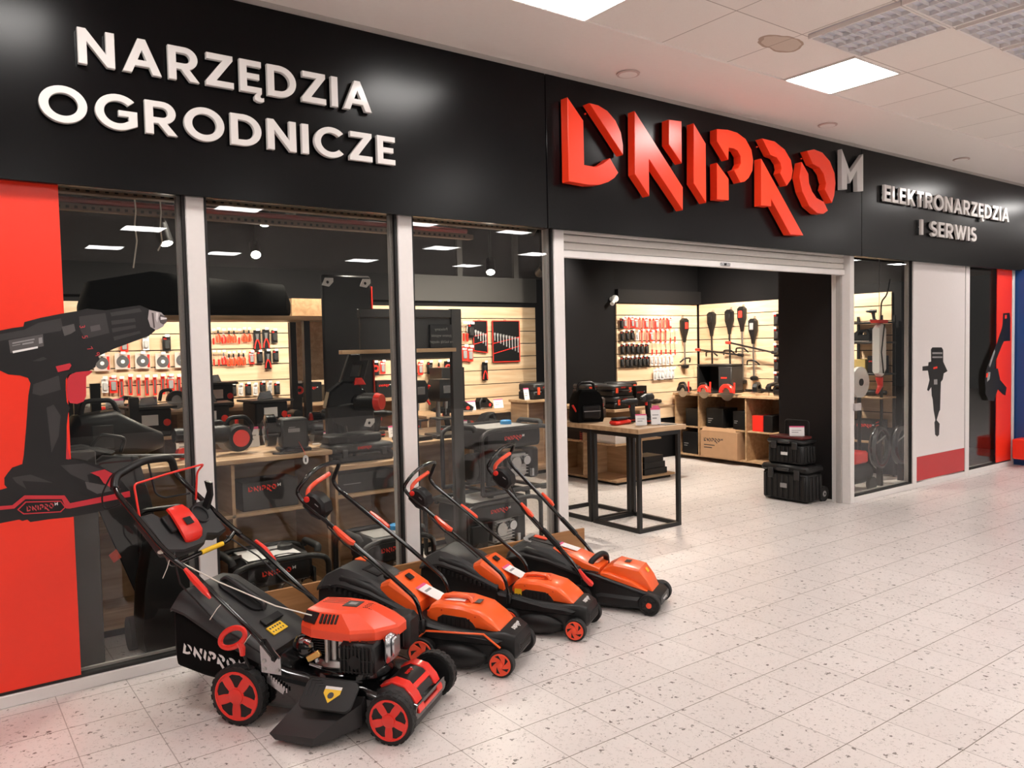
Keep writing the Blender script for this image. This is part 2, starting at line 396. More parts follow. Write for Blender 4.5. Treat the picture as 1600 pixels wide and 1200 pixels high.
# demolition hammer printed on the white poster
def flat(name, layers, y, parent=None, step=.0006):
    m = MB()
    for i, (mt, polys) in enumerate(layers):
        m.use(mt)
        for j, p in enumerate(polys): m.prism(p, XZ, y-step*(i+1)-j*.00003, y-step*i+.0001)
    return m.build(name, parent, smooth=False)
P1 = (1310, 380, 5.455); 
hm = flat('tool_print', [
    (PRINTBLK, [[(8.756,1.469),(8.786,1.49),(8.994,1.486),(9.029,1.457),(9.03,1.328),(9.13,1.221),(8.997,1.187),(8.918,1.126),(8.828,1.092),(8.738,1.109),(8.712,1.186),(8.691,1.243),(8.575,1.244),(8.575,1.291),(8.698,1.294),(8.705,1.331),(8.762,1.338)],
             [(8.708,1.225),(9.048,1.212),(9.021,1.132),(8.979,1.107),(8.963,0.798),(8.946,0.792),(8.887,0.695),(8.955,0.65),(8.943,0.529),(8.902,0.512),(8.855,0.537),(8.838,0.672),(8.859,0.697),(8.82,0.807),(8.798,0.929),(8.776,0.97),(8.767,1.063),(8.709,1.02),(8.674,1.035),(8.735,1.151)],
             ]),
    (GREYP, [[(8.786,1.437),(9.008,1.432),(9.008,1.412),(8.787,1.418)], [(8.787,1.392),(9.008,1.387),(9.009,1.37),(8.787,1.376)],
             [(8.823,1.141),(8.899,1.14),(8.9,1.084),(8.824,1.087)]]),
    (RED_FILM, [[(8.808,1.274),(8.896,1.281),(8.897,1.26),(8.808,1.253)]])], 4.268, pp)
hm['label'] = 'dark demolition hammer printed on the white sheet'
vac = flat('blower_print', [
    (PRINTBLK, [[(10.508,1.868),(10.686,1.877),(10.707,1.81),(10.709,1.535),(10.536,1.532),(10.482,1.484),(10.311,1.291),(10.282,1.166),(10.222,1.029),(10.074,1.036),(10.051,1.175),(10.156,1.31),(10.324,1.487),(10.479,1.696),(10.494,1.738)],
             [(10.066,1.204),(10.374,1.208),(10.442,1.066),(10.619,0.968),(10.587,0.873),(10.512,0.892),(10.378,0.958),(10.281,0.823),(10.135,0.839),(10.048,0.923),(10.053,0.988),(10.036,1.076)]]),
    (GREYP, [[(10.278,1.439),(10.187,1.323),(10.141,1.255),(10.163,1.226),(10.224,1.308),(10.303,1.418)], [(10.098,1.174),(10.178,1.171),(10.154,1.085),(10.09,1.059)]]),
    (RED_FILM, [[(10.55,1.849),(10.608,1.852),(10.609,1.809),(10.551,1.803)], [(10.07,1.161),(10.121,1.165),(10.102,1.116),(10.064,1.112)]])], 4.2655)
tag(vac, 'black handheld garden blower printed across the last glass bay and its red panel', 'print')
# drill print on the left red panel and glass
D_ = 4.2655
drill = flat('drill_print', [
    (PRINTBLK, [[(0.066,1.71),(0.288,1.719),(0.335,1.73),(0.379,1.737),(0.384,1.757),(0.449,1.777),(0.532,1.796),(0.599,1.809),(0.642,1.821),(0.721,1.814),(0.875,1.84),(0.916,1.822),(0.942,1.774),(0.94,1.714),(0.911,1.689),(0.822,1.655),(0.748,1.627),(0.681,1.594),(0.686,1.578),(0.671,1.561),(0.667,1.543),(0.639,1.525),(0.553,1.514),(0.539,1.488),(0.537,1.441),(0.539,1.384),(0.551,1.354),(0.542,1.326),(0.534,1.269),(0.528,1.164),(0.536,1.114),(0.612,1.093),(0.672,1.063),(0.724,1.023),(0.75,1.0),(0.758,0.984),(0.788,0.935),(0.797,0.924),(0.794,0.859),(0.646,0.845),(0.533,0.837),(0.442,0.84),(0.368,0.838),(0.357,0.851),(0.337,0.848),(0.325,0.856),(0.251,0.85),(0.028,0.865),(0.034,1.011),(0.257,1.001),(0.285,1.007),(0.275,1.022),(0.276,1.054),(0.291,1.076),(0.308,1.097),(0.348,1.109),(0.356,1.153),(0.371,1.282),(0.385,1.42),(0.396,1.476),(0.387,1.502),(0.357,1.514),(0.311,1.521),(0.281,1.539),(0.059,1.561)]]),
    (PRINTGREY, [[(0.288,1.703),(0.382,1.722),(0.44,1.754),(0.531,1.775),(0.537,1.735),(0.528,1.716),(0.478,1.707),(0.458,1.704),(0.318,1.679),(0.286,1.672)], [(0.607,1.783),(0.72,1.801),(0.734,1.705),(0.628,1.677),(0.609,1.725)],
            [(0.742,1.803),(0.874,1.826),(0.883,1.808),(0.746,1.785)], [(0.745,1.764),(0.849,1.776),(0.853,1.759),(0.746,1.744)], [(0.745,1.727),(0.851,1.744),(0.854,1.729),(0.748,1.707)], [(0.751,1.686),(0.87,1.714),(0.873,1.702),(0.755,1.668)],
            [(0.408,1.578),(0.453,1.597),(0.467,1.587),(0.44,1.577)], [(0.455,1.36),(0.485,1.373),(0.511,1.319),(0.499,1.224),(0.467,1.151),(0.46,1.275)],
            [(0.502,1.086),(0.603,1.085),(0.689,1.041),(0.61,1.03),(0.617,0.991),(0.542,1.038)], [(0.306,1.051),(0.378,1.057),(0.465,1.009),(0.345,1.032),(0.359,0.993),(0.321,1.026)], [(0.407,1.471),(0.511,1.508),(0.517,1.442),(0.491,1.434),(0.433,1.418),(0.402,1.429)]]),
    (PRINTMID, [[(0.533,1.735),(0.584,1.749),(0.589,1.716),(0.569,1.702),(0.542,1.692)], [(0.652,1.737),(0.693,1.746),(0.697,1.72),(0.655,1.711)], [(0.319,1.675),(0.455,1.702),(0.456,1.646),(0.324,1.617)],
             [(0.6,0.998),(0.721,0.958),(0.756,0.944),(0.649,0.933),(0.607,0.963)]]),
    (GREYP, [[(0.333,1.664),(0.42,1.682),(0.421,1.676),(0.333,1.658)], [(0.332,1.651),(0.364,1.658),(0.364,1.655),(0.332,1.648)], [(0.372,1.66),(0.416,1.669),(0.416,1.661),(0.371,1.653)],
             [(0.437,1.684),(0.451,1.687),(0.452,1.661),(0.437,1.657)]]),
    (WHITE, [[(0.332,1.626),(0.432,1.646),(0.432,1.637),(0.333,1.616)]]),
    (mat('print_steel', (.42,.37,.37), .35, var=.1), [[(0.916,1.818),(0.972,1.805),(0.997,1.776),(0.981,1.736),(0.945,1.717),(0.919,1.734),(0.909,1.774)]]),
    (mat('print_steel_dark', (.10,.08,.08), .35, var=.1), [[(0.967,1.796),(0.99,1.786),(1.0,1.774),(0.994,1.754),(0.98,1.744),(0.965,1.754),(0.959,1.776)], [(0.927,1.804),(0.936,1.802),(0.94,1.729),(0.933,1.728)]]),
    (mat('print_steel_light', (.75,.70,.70), .35, var=.1), [[(0.968,1.784),(0.997,1.778),(0.996,1.772),(0.968,1.768)], [(0.948,1.806),(0.959,1.804),(0.952,1.754),(0.945,1.774)]]),
    (mat('print_red', (.60,.030,.045), .35, var=.04), [
        [(0.557,1.509),(0.583,1.521),(0.648,1.526),(0.652,1.52),(0.638,1.507),(0.625,1.499),(0.621,1.408),(0.609,1.381),(0.581,1.371),(0.552,1.377),(0.542,1.398),(0.54,1.441),(0.545,1.488)],
        [(0.5,1.551),(0.559,1.564),(0.565,1.554),(0.554,1.534),(0.508,1.524)],
        [(0.031,0.945),(0.254,0.928),(0.301,0.926),(0.35,0.965),(0.511,0.944),(0.532,0.904),(0.792,0.93),(0.794,0.901),(0.531,0.879),(0.514,0.882),(0.499,0.928),(0.353,0.947),(0.308,0.91),(0.253,0.911),(0.03,0.927)],
        [(0.623,1.039),(0.685,1.048),(0.754,0.999),(0.71,0.955),(0.678,0.983),(0.661,1.015)],
        [(0.319,0.903),(0.352,0.936),(0.495,0.921),(0.514,0.888),(0.492,0.867),(0.342,0.878)],
        [(0.534,1.26),(0.533,1.164),(0.541,1.117),(0.535,1.111),(0.524,1.115)]]),
    (BLACK, [[(0.325,0.902),(0.355,0.931),(0.493,0.916),(0.508,0.888),(0.49,0.872),(0.345,0.883)]])], D_)
tag(drill, 'huge black and red cordless drill printed over the left red panel and first window', 'print')

# roller shutter, rolled up over the doorway
rs = thing('roller_shutter', 'white slatted roller shutter rolled up above the open doorway', 'shutter')
for z0, z1 in ((2.381, 2.42), (2.325, 2.378), (2.268, 2.322)):
    bx('slat', 3.612, 7.172, 4.318, 4.335, z0, z1, mat('shutter_white', (.70, .66, .62), .45), .008, parent=rs)
bar = bx('bottom_bar', 3.612, 7.172, 4.312, 4.342, 2.212, 2.265, W_ALU, .006, parent=rs)
MB().use(ZINC).prism(rrect(5.325, 5.455, 2.226, 2.252, .012), XZ, 4.306, 4.312).build('lock_plate', bar)
bx('lock_core', 5.38, 5.40, 4.302, 4.307, 2.230, 2.248, BLACK, parent=bar)
for x in (3.612, 7.150): bx('guide_rail', x, x+.026, 4.345, 4.395, 0, 2.21, GREY_ALU, parent=rs)
# latch box on the right door post
lk = tag(bx('lock_box', 7.225, 7.330, 4.235, 4.262, .905, .975, mat('lock_grey', (.45, .41, .40), .4), .004), 'small pale lock box on the white post right of the doorway', 'lock')
MB().cyl((7.335, 4.249, .925), (7.355, 4.249, .925), .006, mat and None).build('bolt', lk, ZINC) if False else MB().cyl((7.33, 4.249, .937), (7.352, 4.249, .937), .006).build('bolt', lk, ZINC)
# blue neighbour wall with a steel handrail and red bumper
struct(bx('wall_right_hall', 10.86, 15, 4.06, 4.5, .0, 2.40, BLUE))
hr = thing('bumper_rail', 'steel bumper rail with a red end cap on the blue wall', 'rail')
bx('rail', 10.90, 15, 3.98, 4.055, .13, .34, STEEL, .01, parent=hr)
bx('end_cap', 10.62, 10.897, 4.00, 4.20, .10, .345, RED_FILM, .012, parent=hr)

# ---------------------------------------------------------------- ceiling fittings
def lamp(x, y, label, group=None):
    t = thing('ceiling_light', label, 'ceiling light', (x, y, CZ), 0, group)
    m = MB(); m.use(W_ALU)
    for a in ((-.283, .283, -.268, -.258), (-.283, .283, .258, .268), (-.283, -.273, -.258, .258), (.273, .283, -.258, .258)): m.box(*a, -.010, .001)
    m.build('frame', t); bx('diffuser', -.273, .273, -.258, .258, -.007, .0005, LAMP, parent=t); return t
L0 = lamp(5.27, 3.19, 'square glowing ceiling panel above and right of the big red sign')
def lampc(x, y, label, group=None):
    c = copy_tree(L0, (x, y, CZ), label=label)
    if group: c['group'] = group
lampc(2.83, 3.19, 'glowing ceiling panel cut by the top edge of the picture')
G_ = 'glowing panels further along the hall ceiling'
for x, y in [(.36, 3.19), (10.2, 3.19), (12.65, 3.19), (15.1, 3.19), (4.9, .64), (-2, .64), (12.3, .64)] + [(x, -1.70) for x in (-3.5, .9, 3.36, 6.0, 7.78, 10.2, 12.7, 17.5, 19.7)] + [(x, -4.1) for x in (-2, 2.7, 7.8, 10., 12.5)] + [(x, -6.6) for x in (-2, 2.6, 4.6, 7.4, 10, 13)]:  # lamps out of view; the farthest rows are added for illumination and reflections
    lampc(x, y, 'square glowing panel in the hall ceiling beyond the picture', G_)
def louvre(x, y, label):
    t = thing('louvre_light', label, 'ceiling light', (x, y, CZ))
    m = MB().use(mat('lamp_housing', (.66, .66, .74), .4)); w, d = .282, .283
    m.box(-w, w, -d, d, -.004, .0005).build('reflector', t)
    fr = MB().use(W_ALU)
    for a in ((-w, w, -d, -d+.014), (-w, w, d-.014, d), (-w, -w+.014, -d+.014, d-.014), (w-.014, w, -d+.014, d-.014)): fr.box(*a, -.03, -.0045)
    fr.build('frame', t)
    b = MB().use(mat('louvre_white', (.80, .79, .80), .4))
    for i in range(1, 4): b.box(-w+.015+i*(2*w-.03)/4-.004, -w+.015+i*(2*w-.03)/4+.004, -d+.0145, d-.0145, -.028, -.006)
    for i in range(1, 9): b.box(-w+.0145, w-.0145, -d+.015+i*(2*d-.03)/9-.0015, -d+.015+i*(2*d-.03)/9+.0015, -.026, -.006)
    b.build('louvre', t); return t
louvre(4.67, 2.59, 'unlit louvred ceiling light right beside the stained ceiling tile')
louvre(5.29, 2.02, 'unlit louvred ceiling light at the top right edge, further from the sign')
louvre(4.67, 2.02, 'unlit louvred ceiling light cut by the top edge of the picture')
louvre(5.91, 2.02, 'unlit louvred ceiling light at the right corner of the ceiling')
def disc(x, label):
    t = thing('ceiling_disc', label, 'ceiling cover', (x, 3.965, CZ-.002))
    m = MB().use(mat('disc_plaster', (.60, .47, .43), .6)); m.lathe([(.074, 0), (.080, -.004), (.078, -.010), (.066, -.012)], (0, 0, 0), (0, 0, 1), 32).build('rim', t)
    MB().use(PLASTER).lathe([(.064, -.006), (.062, -.013), (.001, -.014)], (0, 0, 0), (0, 0, 1), 32).build('plate', t)
disc(3.955, 'round ceiling cover nearest, above the first letter of the red sign')
disc(6.333, 'round ceiling cover above the end of the red sign')
disc(8.759, 'round ceiling cover farthest along, above the small white lettering')
for x in (4.0, 6.5): 
    pass

# ---------------------------------------------------------------- sign lettering
def arc(cx, cz, rx, rz, a0, a1, n=14): return [(cx+rx*math.cos(math.radians(a0+(a1-a0)*i/n)), cz+rz*math.sin(math.radians(a0+(a1-a0)*i/n))) for i in range(n+1)]
def stroke(pts, t):
    P = [Vector(p) for p in pts]; L_, R_ = [], []
    for i, p in enumerate(P):
        d = (P[min(i+1, len(P)-1)]-P[max(i-1, 0)]).normalized(); n = Vector((-d.y, d.x))*t/2
        L_.append(tuple(p+n)); R_.append(tuple(p-n))
    return L_+R_[::-1]
GL = {
 'N': (.85, [(0,0),(0,1),(.19,1),(.645,.36),(.645,1),(.85,1),(.85,0),(.66,0),(.205,.64),(.205,0)], []),
 'A': (.96, [(0,0),(.385,1),(.575,1),(.96,0),(.735,0),(.655,.21),(.305,.21),(.225,0)], [[(.372,.385),(.48,.675),(.588,.385)]]),
 'R': (.80, [(0,0),(0,1),(.40,1)]+arc(.43,.665,.335,.335,90,-70,12)+[(.80,0),(.555,0),(.325,.33),(.205,.33),(.205,0)], [[(.205,.515),(.205,.815),(.40,.815)]+arc(.42,.665,.14,.15,90,-90,8)+[(.40,.515)]]),
 'Z': (.76, [(0,0),(0,.15),(.455,.81),(.03,.81),(.03,1),(.745,1),(.745,.855),(.29,.19),(.76,.19),(.76,0)], []),
 'E': (.62, [(0,0),(0,1),(.62,1),(.62,.815),(.205,.815),(.205,.6),(.56,.6),(.56,.42),(.205,.42),(.205,.185),(.62,.185),(.62,0)], []),
 'Ę': (.62, [(0,0),(0,1),(.62,1),(.62,.815),(.205,.815),(.205,.6),(.56,.6),(.56,.42),(.205,.42),(.205,.185),(.62,.185),(.62,0),(.58,-.06),(.575,-.11),(.61,-.135),(.68,-.12),(.68,-.235),(.60,-.27),(.50,-.265),(.41,-.21),(.40,-.11),(.44,-.03),(.47,0)], []),
 'D': (.86, [(0,0),(0,1),(.36,1)]+arc(.36,.5,.5,.5,90,-90,16)+[(.36,0)], [[(.205,.19),(.205,.81),(.355,.81)]+arc(.355,.5,.30,.31,90,-90,12)+[(.355,.19)]]),
 'I': (.21, [(0,0),(0,1),(.21,1),(.21,0)], []),
 'O': (1.06, arc(.53,.5,.53,.525,0,350,35), [arc(.53,.5,.32,.32,0,350,35)]),
 'G': (1.0, arc(.53,.5,.53,.525,42,318,24)+[(.97,.16),(.985,.56),(.53,.56),(.53,.39),(.77,.39),(.77,.27)]+arc(.53,.5,.325,.325,-45,-318,22)[0:], []),
 'C': (.95, arc(.53,.5,.53,.525,42,318,24)+arc(.53,.5,.325,.325,318,42,22), []),
 'L': (.57, [(0,0),(0,1),(.205,1),(.205,.185),(.57,.185),(.57,0)], []),
 'K': (.82, [(0,0),(0,1),(.205,1),(.205,.58),(.54,1),(.80,1),(.425,.54),(.82,0),(.57,0),(.285,.39),(.205,.29),(.205,0)], []),
 'T': (.70, [(.2475,0),(.2475,.815),(0,.815),(0,1),(.70,1),(.70,.815),(.4525,.815),(.4525,0)], []),
 'S': (.66, stroke(arc(.34,.715,.225,.20,30,180,10)+arc(.34,.715,.225,.20,190,250,4)+arc(.33,.29,.235,.21,65,0,6)+arc(.33,.29,.235,.21,-10,-155,10), .19), []),
 'W': (1.28, [(0,1),(.30,0),(.475,0),(.64,.58),(.805,0),(.98,0),(1.28,1),(1.06,1),(.89,.38),(.725,1),(.555,1),(.39,.38),(.22,1)], []),
}
def line_width(s, gap, sp=.45):
    return sum((GL[c][0] if c != ' ' else sp)+gap for c in s)-gap
def sign(name, label, lines, m, depth, y=4.2, c=.0018):
    t = thing(name, label, 'sign')
    for text, x0, x1, z, h, gap in lines:
        k = (x1-x0)/(line_width(text, gap)); x = x0     # horizontal scale
        for ch in text:
            if ch == ' ': x += (.45+gap)*k; continue
            w, o, hs = GL[ch]
            tr = lambda p: (x+p[0]*k, z+p[1]*h)
            if ch == 'G': o = GO
            b = MB().use(m); b.prism([tr(p) for p in o], XZ, y-depth, y-.012, [[tr(p) for p in q] for q in hs], c)
            sx, sz = {'A': (.44, .27), 'Z': (.36, .5), 'T': (.31, .4), 'S': (.31, .49), 'W': (.60, .6)}.get(ch, (.05, .5))
            b.box(x+sx*k, x+sx*k+.01, y-.013, y, z+h*sz, z+h*sz+.006)
            b.build('letter', t, ang=25); x += (w+gap)*k
    return t
GO = arc(.53,.5,.53,.525,42,300,24)+[(.985,.14),(.985,.565),(.54,.565),(.54,.395),(.78,.395),(.78,.265)]+arc(.53,.5,.325,.325,-50,-318,22)

sign('wall_sign', 'raised white lettering of two rows high on the left of the black fascia', [
    ('NARZĘDZIA', .638, 2.118, 2.938, .163, .17), ('OGRODNICZE', .471, 2.259, 2.660, .159, .17)], WHITE_SIGN, .04)
sign('wall_sign', 'small raised white lettering of two rows at the right end of the black fascia', [
    ('ELEKTRONARZĘDZIA', 7.618, 10.405, 2.936, .159, .13), ('I SERWIS', 8.335, 9.575, 2.657, .157, .13)], WHITE_SIGN, .037)
LOGO = [
  [(3.541,3.25),(3.679,3.115),(3.68,2.819),(3.787,2.818),(3.855,2.85),(3.921,2.894),(3.999,2.802),(3.962,2.762),(3.902,2.727),(3.823,2.7),(3.717,2.688),(3.54,2.694)],
  [(3.735,3.242),(3.819,3.24),(3.902,3.216),(3.98,3.16),(4.029,3.087),(4.048,3.003),(4.048,2.931)],
  [(4.168,3.256),(4.667,2.767),(4.664,2.596),(4.307,2.933),(4.306,2.667),(4.163,2.81)],
  [(4.521,3.247),(4.661,3.256),(4.658,2.944),(4.518,3.067)],
  [(4.796,3.261),(4.933,3.126),(4.931,2.674),(4.789,2.811)],
  [(5.067,3.256),(5.2,3.269),(5.316,3.262),(5.421,3.227),(5.495,3.15),(5.515,3.069),(5.506,2.985),(5.457,2.921),(5.403,2.885),(5.351,2.873),(5.271,2.962),(5.326,2.984),(5.358,3.026),(5.356,3.083),(5.314,3.124),(5.268,3.133),(5.209,3.13),(5.202,3.035),(5.066,3.163)],
  [(5.063,2.996),(5.203,2.886),(5.203,2.718),(5.062,2.713)],
  [(5.638,3.261),(5.806,3.258),(5.943,3.21),(6.031,3.131),(6.057,3.046),(6.038,2.974),(5.97,2.909),(5.878,3.005),(5.898,3.046),(5.884,3.087),(5.833,3.128),(5.748,3.14)],
  [(5.622,3.095),(6.207,2.506),(6.017,2.502),(5.75,2.78),(5.752,2.717),(5.618,2.712)],
  [(6.187,3.135),(6.284,3.044),(6.293,2.965),(6.34,2.897),(6.408,2.846),(6.517,2.823),(6.581,2.751),(6.513,2.716),(6.417,2.714),(6.292,2.767),(6.194,2.883),(6.15,3.003)],
  [(6.264,3.239),(6.373,3.265),(6.5,3.252),(6.613,3.191),(6.685,3.097),(6.701,3.006),(6.681,2.893),(6.644,2.825),(6.53,2.934),(6.553,2.991),(6.515,3.07),(6.451,3.117),(6.35,3.136)]]
LOGO_M = [(6.848,3.334),(6.988,3.139),(7.207,3.333),(7.207,2.988),(7.107,2.978),(7.1,3.17),(6.988,3.039),(6.933,3.132),(6.932,2.977),(6.847,2.968)]
lg = thing('logo_sign', 'huge red block lettering with a small grey last letter above the doorway', 'sign')
for p in LOGO:
    b = MB().use(RED_SIGN); b.prism(p, XZ, 4.118, 4.19, c=.0025)
    cx = sum(q[0] for q in p)/len(p); cz = sum(q[1] for q in p)/len(p)
    x0 = p[0]; b.cyl((x0[0]+.03, 4.19, x0[1]-.05), (x0[0]+.03, 4.2, x0[1]-.05), .006)
    b.build('letter', lg, ang=20)
b = MB().use(GREY_SIGN); b.prism(LOGO_M, XZ, 4.145, 4.19, c=.0025); b.cyl((LOGO_M[0][0]+.03, 4.19, LOGO_M[0][1]-.1), (LOGO_M[0][0]+.03, 4.2, LOGO_M[0][1]-.1), .006)
tag(b.build('letter', lg, ang=20), 'small grey last letter')
LX0 = min(q[0] for p in LOGO for q in p); LX1 = max(q[0] for p in LOGO for q in p)
LZ0 = min(q[1] for p in LOGO for q in p); LZ1 = max(q[1] for p in LOGO for q in p)
def logo(b, frame, x0, z0, w, h=None, d0=0, d1=.0008, m_=True, m_mat=None):
    """the same word, printed: outlines scaled to width w (without the last letter), standing at (x0, z0) of a frame"""
    kx = w/(LX1-LX0); kz = kx if h is None else h/(LZ1-LZ0)
    for p in LOGO: b.prism([(x0+(q[0]-LX0)*kx, z0+(q[1]-LZ0)*kz) for q in p], frame, d0, d1)
    if m_:
        if m_mat: b.use(m_mat)
        b.prism([(x0+(q[0]-LX0)*kx, z0+(q[1]-LZ0)*kz) for q in LOGO_M], frame, d0, d1)
    return b
# word on the printed battery
dl = MB().use(mat('print_red_word', (.55,.05,.06), .4)); 
logo(dl, XZ, (0.356,0.881)[0], (0.356,0.881)[1], (0.464,0.887)[0]-(0.356,0.881)[0], .034, 4.2588, 4.2602, True, WHITE); dl.build('battery_word', drill, smooth=False)
def text_mb(s, size, frame, x, z, m, name, parent, d=0.0005, align='LEFT', w=0, mirror=False):
    cu = bpy.data.curves.new('lettering', 'FONT'); cu.body = s; cu.size = size; cu.align_x = align; cu.resolution_u = 2
    o = bpy.data.objects.new('lettering', cu); COL.objects.link(o)
    me = bpy.data.meshes.new_from_object(o.evaluated_get(bpy.context.evaluated_depsgraph_get()))
    b = MB().use(m); sg = -1 if mirror else 1
    b.add([frame(x+sg*v.co.x, z+v.co.y, w) for v in me.vertices], [tuple(p.vertices) for p in me.polygons])
    COL.objects.unlink(o); bpy.data.objects.remove(o); bpy.data.curves.remove(cu); bpy.data.meshes.remove(me)
    return b.build(name, parent, smooth=False)
for s_, x_, y_, r_ in (('3', 128, 511, -80), ('5', 131, 527, -75), ('7', 139, 545, -60), ('9', 151, 554, -40)):
    X_, Z_ = {'3': (0.619,1.734), '5': (0.628,1.685), '7': (0.647,1.63), '9': (0.679,1.602)}[s_]
    a_ = math.radians(r_)
    text_mb(s_, .034, lambda u, v, w, X_=X_, Z_=Z_, a_=a_: (X_+u*math.cos(a_)-v*math.sin(a_), 4.2596, Z_+u*math.sin(a_)+v*math.cos(a_)), -.010, -.012, mat('print_red_word', (.55,.05,.06), .4), 'number', drill)

# ---------------------------------------------------------------- lawn mowers (local frame: x forward, y to the mower's left, near side is -y)
def wheel(parent, name, x, y, r, w, side, rim_m, style, tread=True, label=None):
    """tyre with tread blocks, a pierced rim on the outer face (side = -1 near, +1 far) and a hub"""
    t = MB().use(RUBBER); y0, y1 = y-w/2, y+w/2; q = r*.80
    t.lathe([(q, -w/2), (r*.93, -w/2), (r*.985, -w*.40), (r*.985, w*.40), (r*.93, w/2), (q, w/2), (q, w*.45), (r*.5, w*.2), (r*.5, -w*.2), (q, -w*.45)], (x, y, r), (0, 1, 0), 40)
    if tread:
        n = 22 if tread is True else tread
        for i in range(n):
            for s, o in ((-1, 0), (1, .5)):
                a = 2*PI*(i+o)/n; t.T = Matrix.Translation((x, y, r)) @ Matrix.Rotation(a, 4, 'Y')
                t.box(-r*.085, r*.085, min(s*w*.06, s*w*.5), max(s*w*.06, s*w*.5), r*.95, r*1.0, .001)
        t.T = Matrix.Identity(4)
    tyre = t.build(name, parent)
    b = MB().use(rim_m); yo = y+side*w*.5; fr = lambda u, v, d: (x+u, yo+side*d, r+v)
    holes = []
    if style == 'spoke':
        for i in range(5):
            a = 2*PI*i/5+.3; h = []
            for aa, rr in ((-.16, .30), (.16, .30), (.30, .50), (.40, .69), (.2, .735), (-.2, .735), (-.40, .69), (-.30, .50)):
                h.append((rr*r*math.cos(a+aa), rr*r*math.sin(a+aa)))
            holes.append(h)
    elif style == 'swirl':
        for i in range(5):
            a = 2*PI*i/5; h = []
            for aa, rr in ((0, .30), (.22, .43), (.42, .60), (.50, .70), (.95, .70), (.80, .55), (.45, .40)):
                h.append((rr*r*math.cos(a+aa), rr*r*math.sin(a+aa)))
            holes.append(h)
    elif style == 'cross':
        for i in range(6):
            a = 2*PI*i/6; h = []
            for aa, rr in ((-.22, .38), (.22, .38), (.36, .70), (-.36, .70)): h.append((rr*r*math.cos(a+aa), rr*r*math.sin(a+aa)))
            holes.append(h)
    b.prism(circ(0, 0, r*.815, 40), fr, -.010, .0035, holes, .0015)
    b.lathe([(r*.815, 0), (r*.80, .006), (r*.755, .006), (r*.74, .001)], (x, yo, r), (0, side, 0), 40, False)
    rim = b.build('rim', tyre)
    if label: rim['label'] = label
    h = MB().use(rim_m if style != 'cross' else ORED); h.lathe([(r*.27, .0), (r*.26, .008), (r*.14, .012), (.001, .012)], (x, yo, r), (0, side, 0), 20)
    h.build('hub', tyre); MB().use(BLACK).cyl((x, yo-side*.02, r), (x, yo-side*.016, r), r*.78, n=32).build('rim_back', tyre)
    return tyre
def mir(p): return [(a, -b, c) for a, b, c in p]

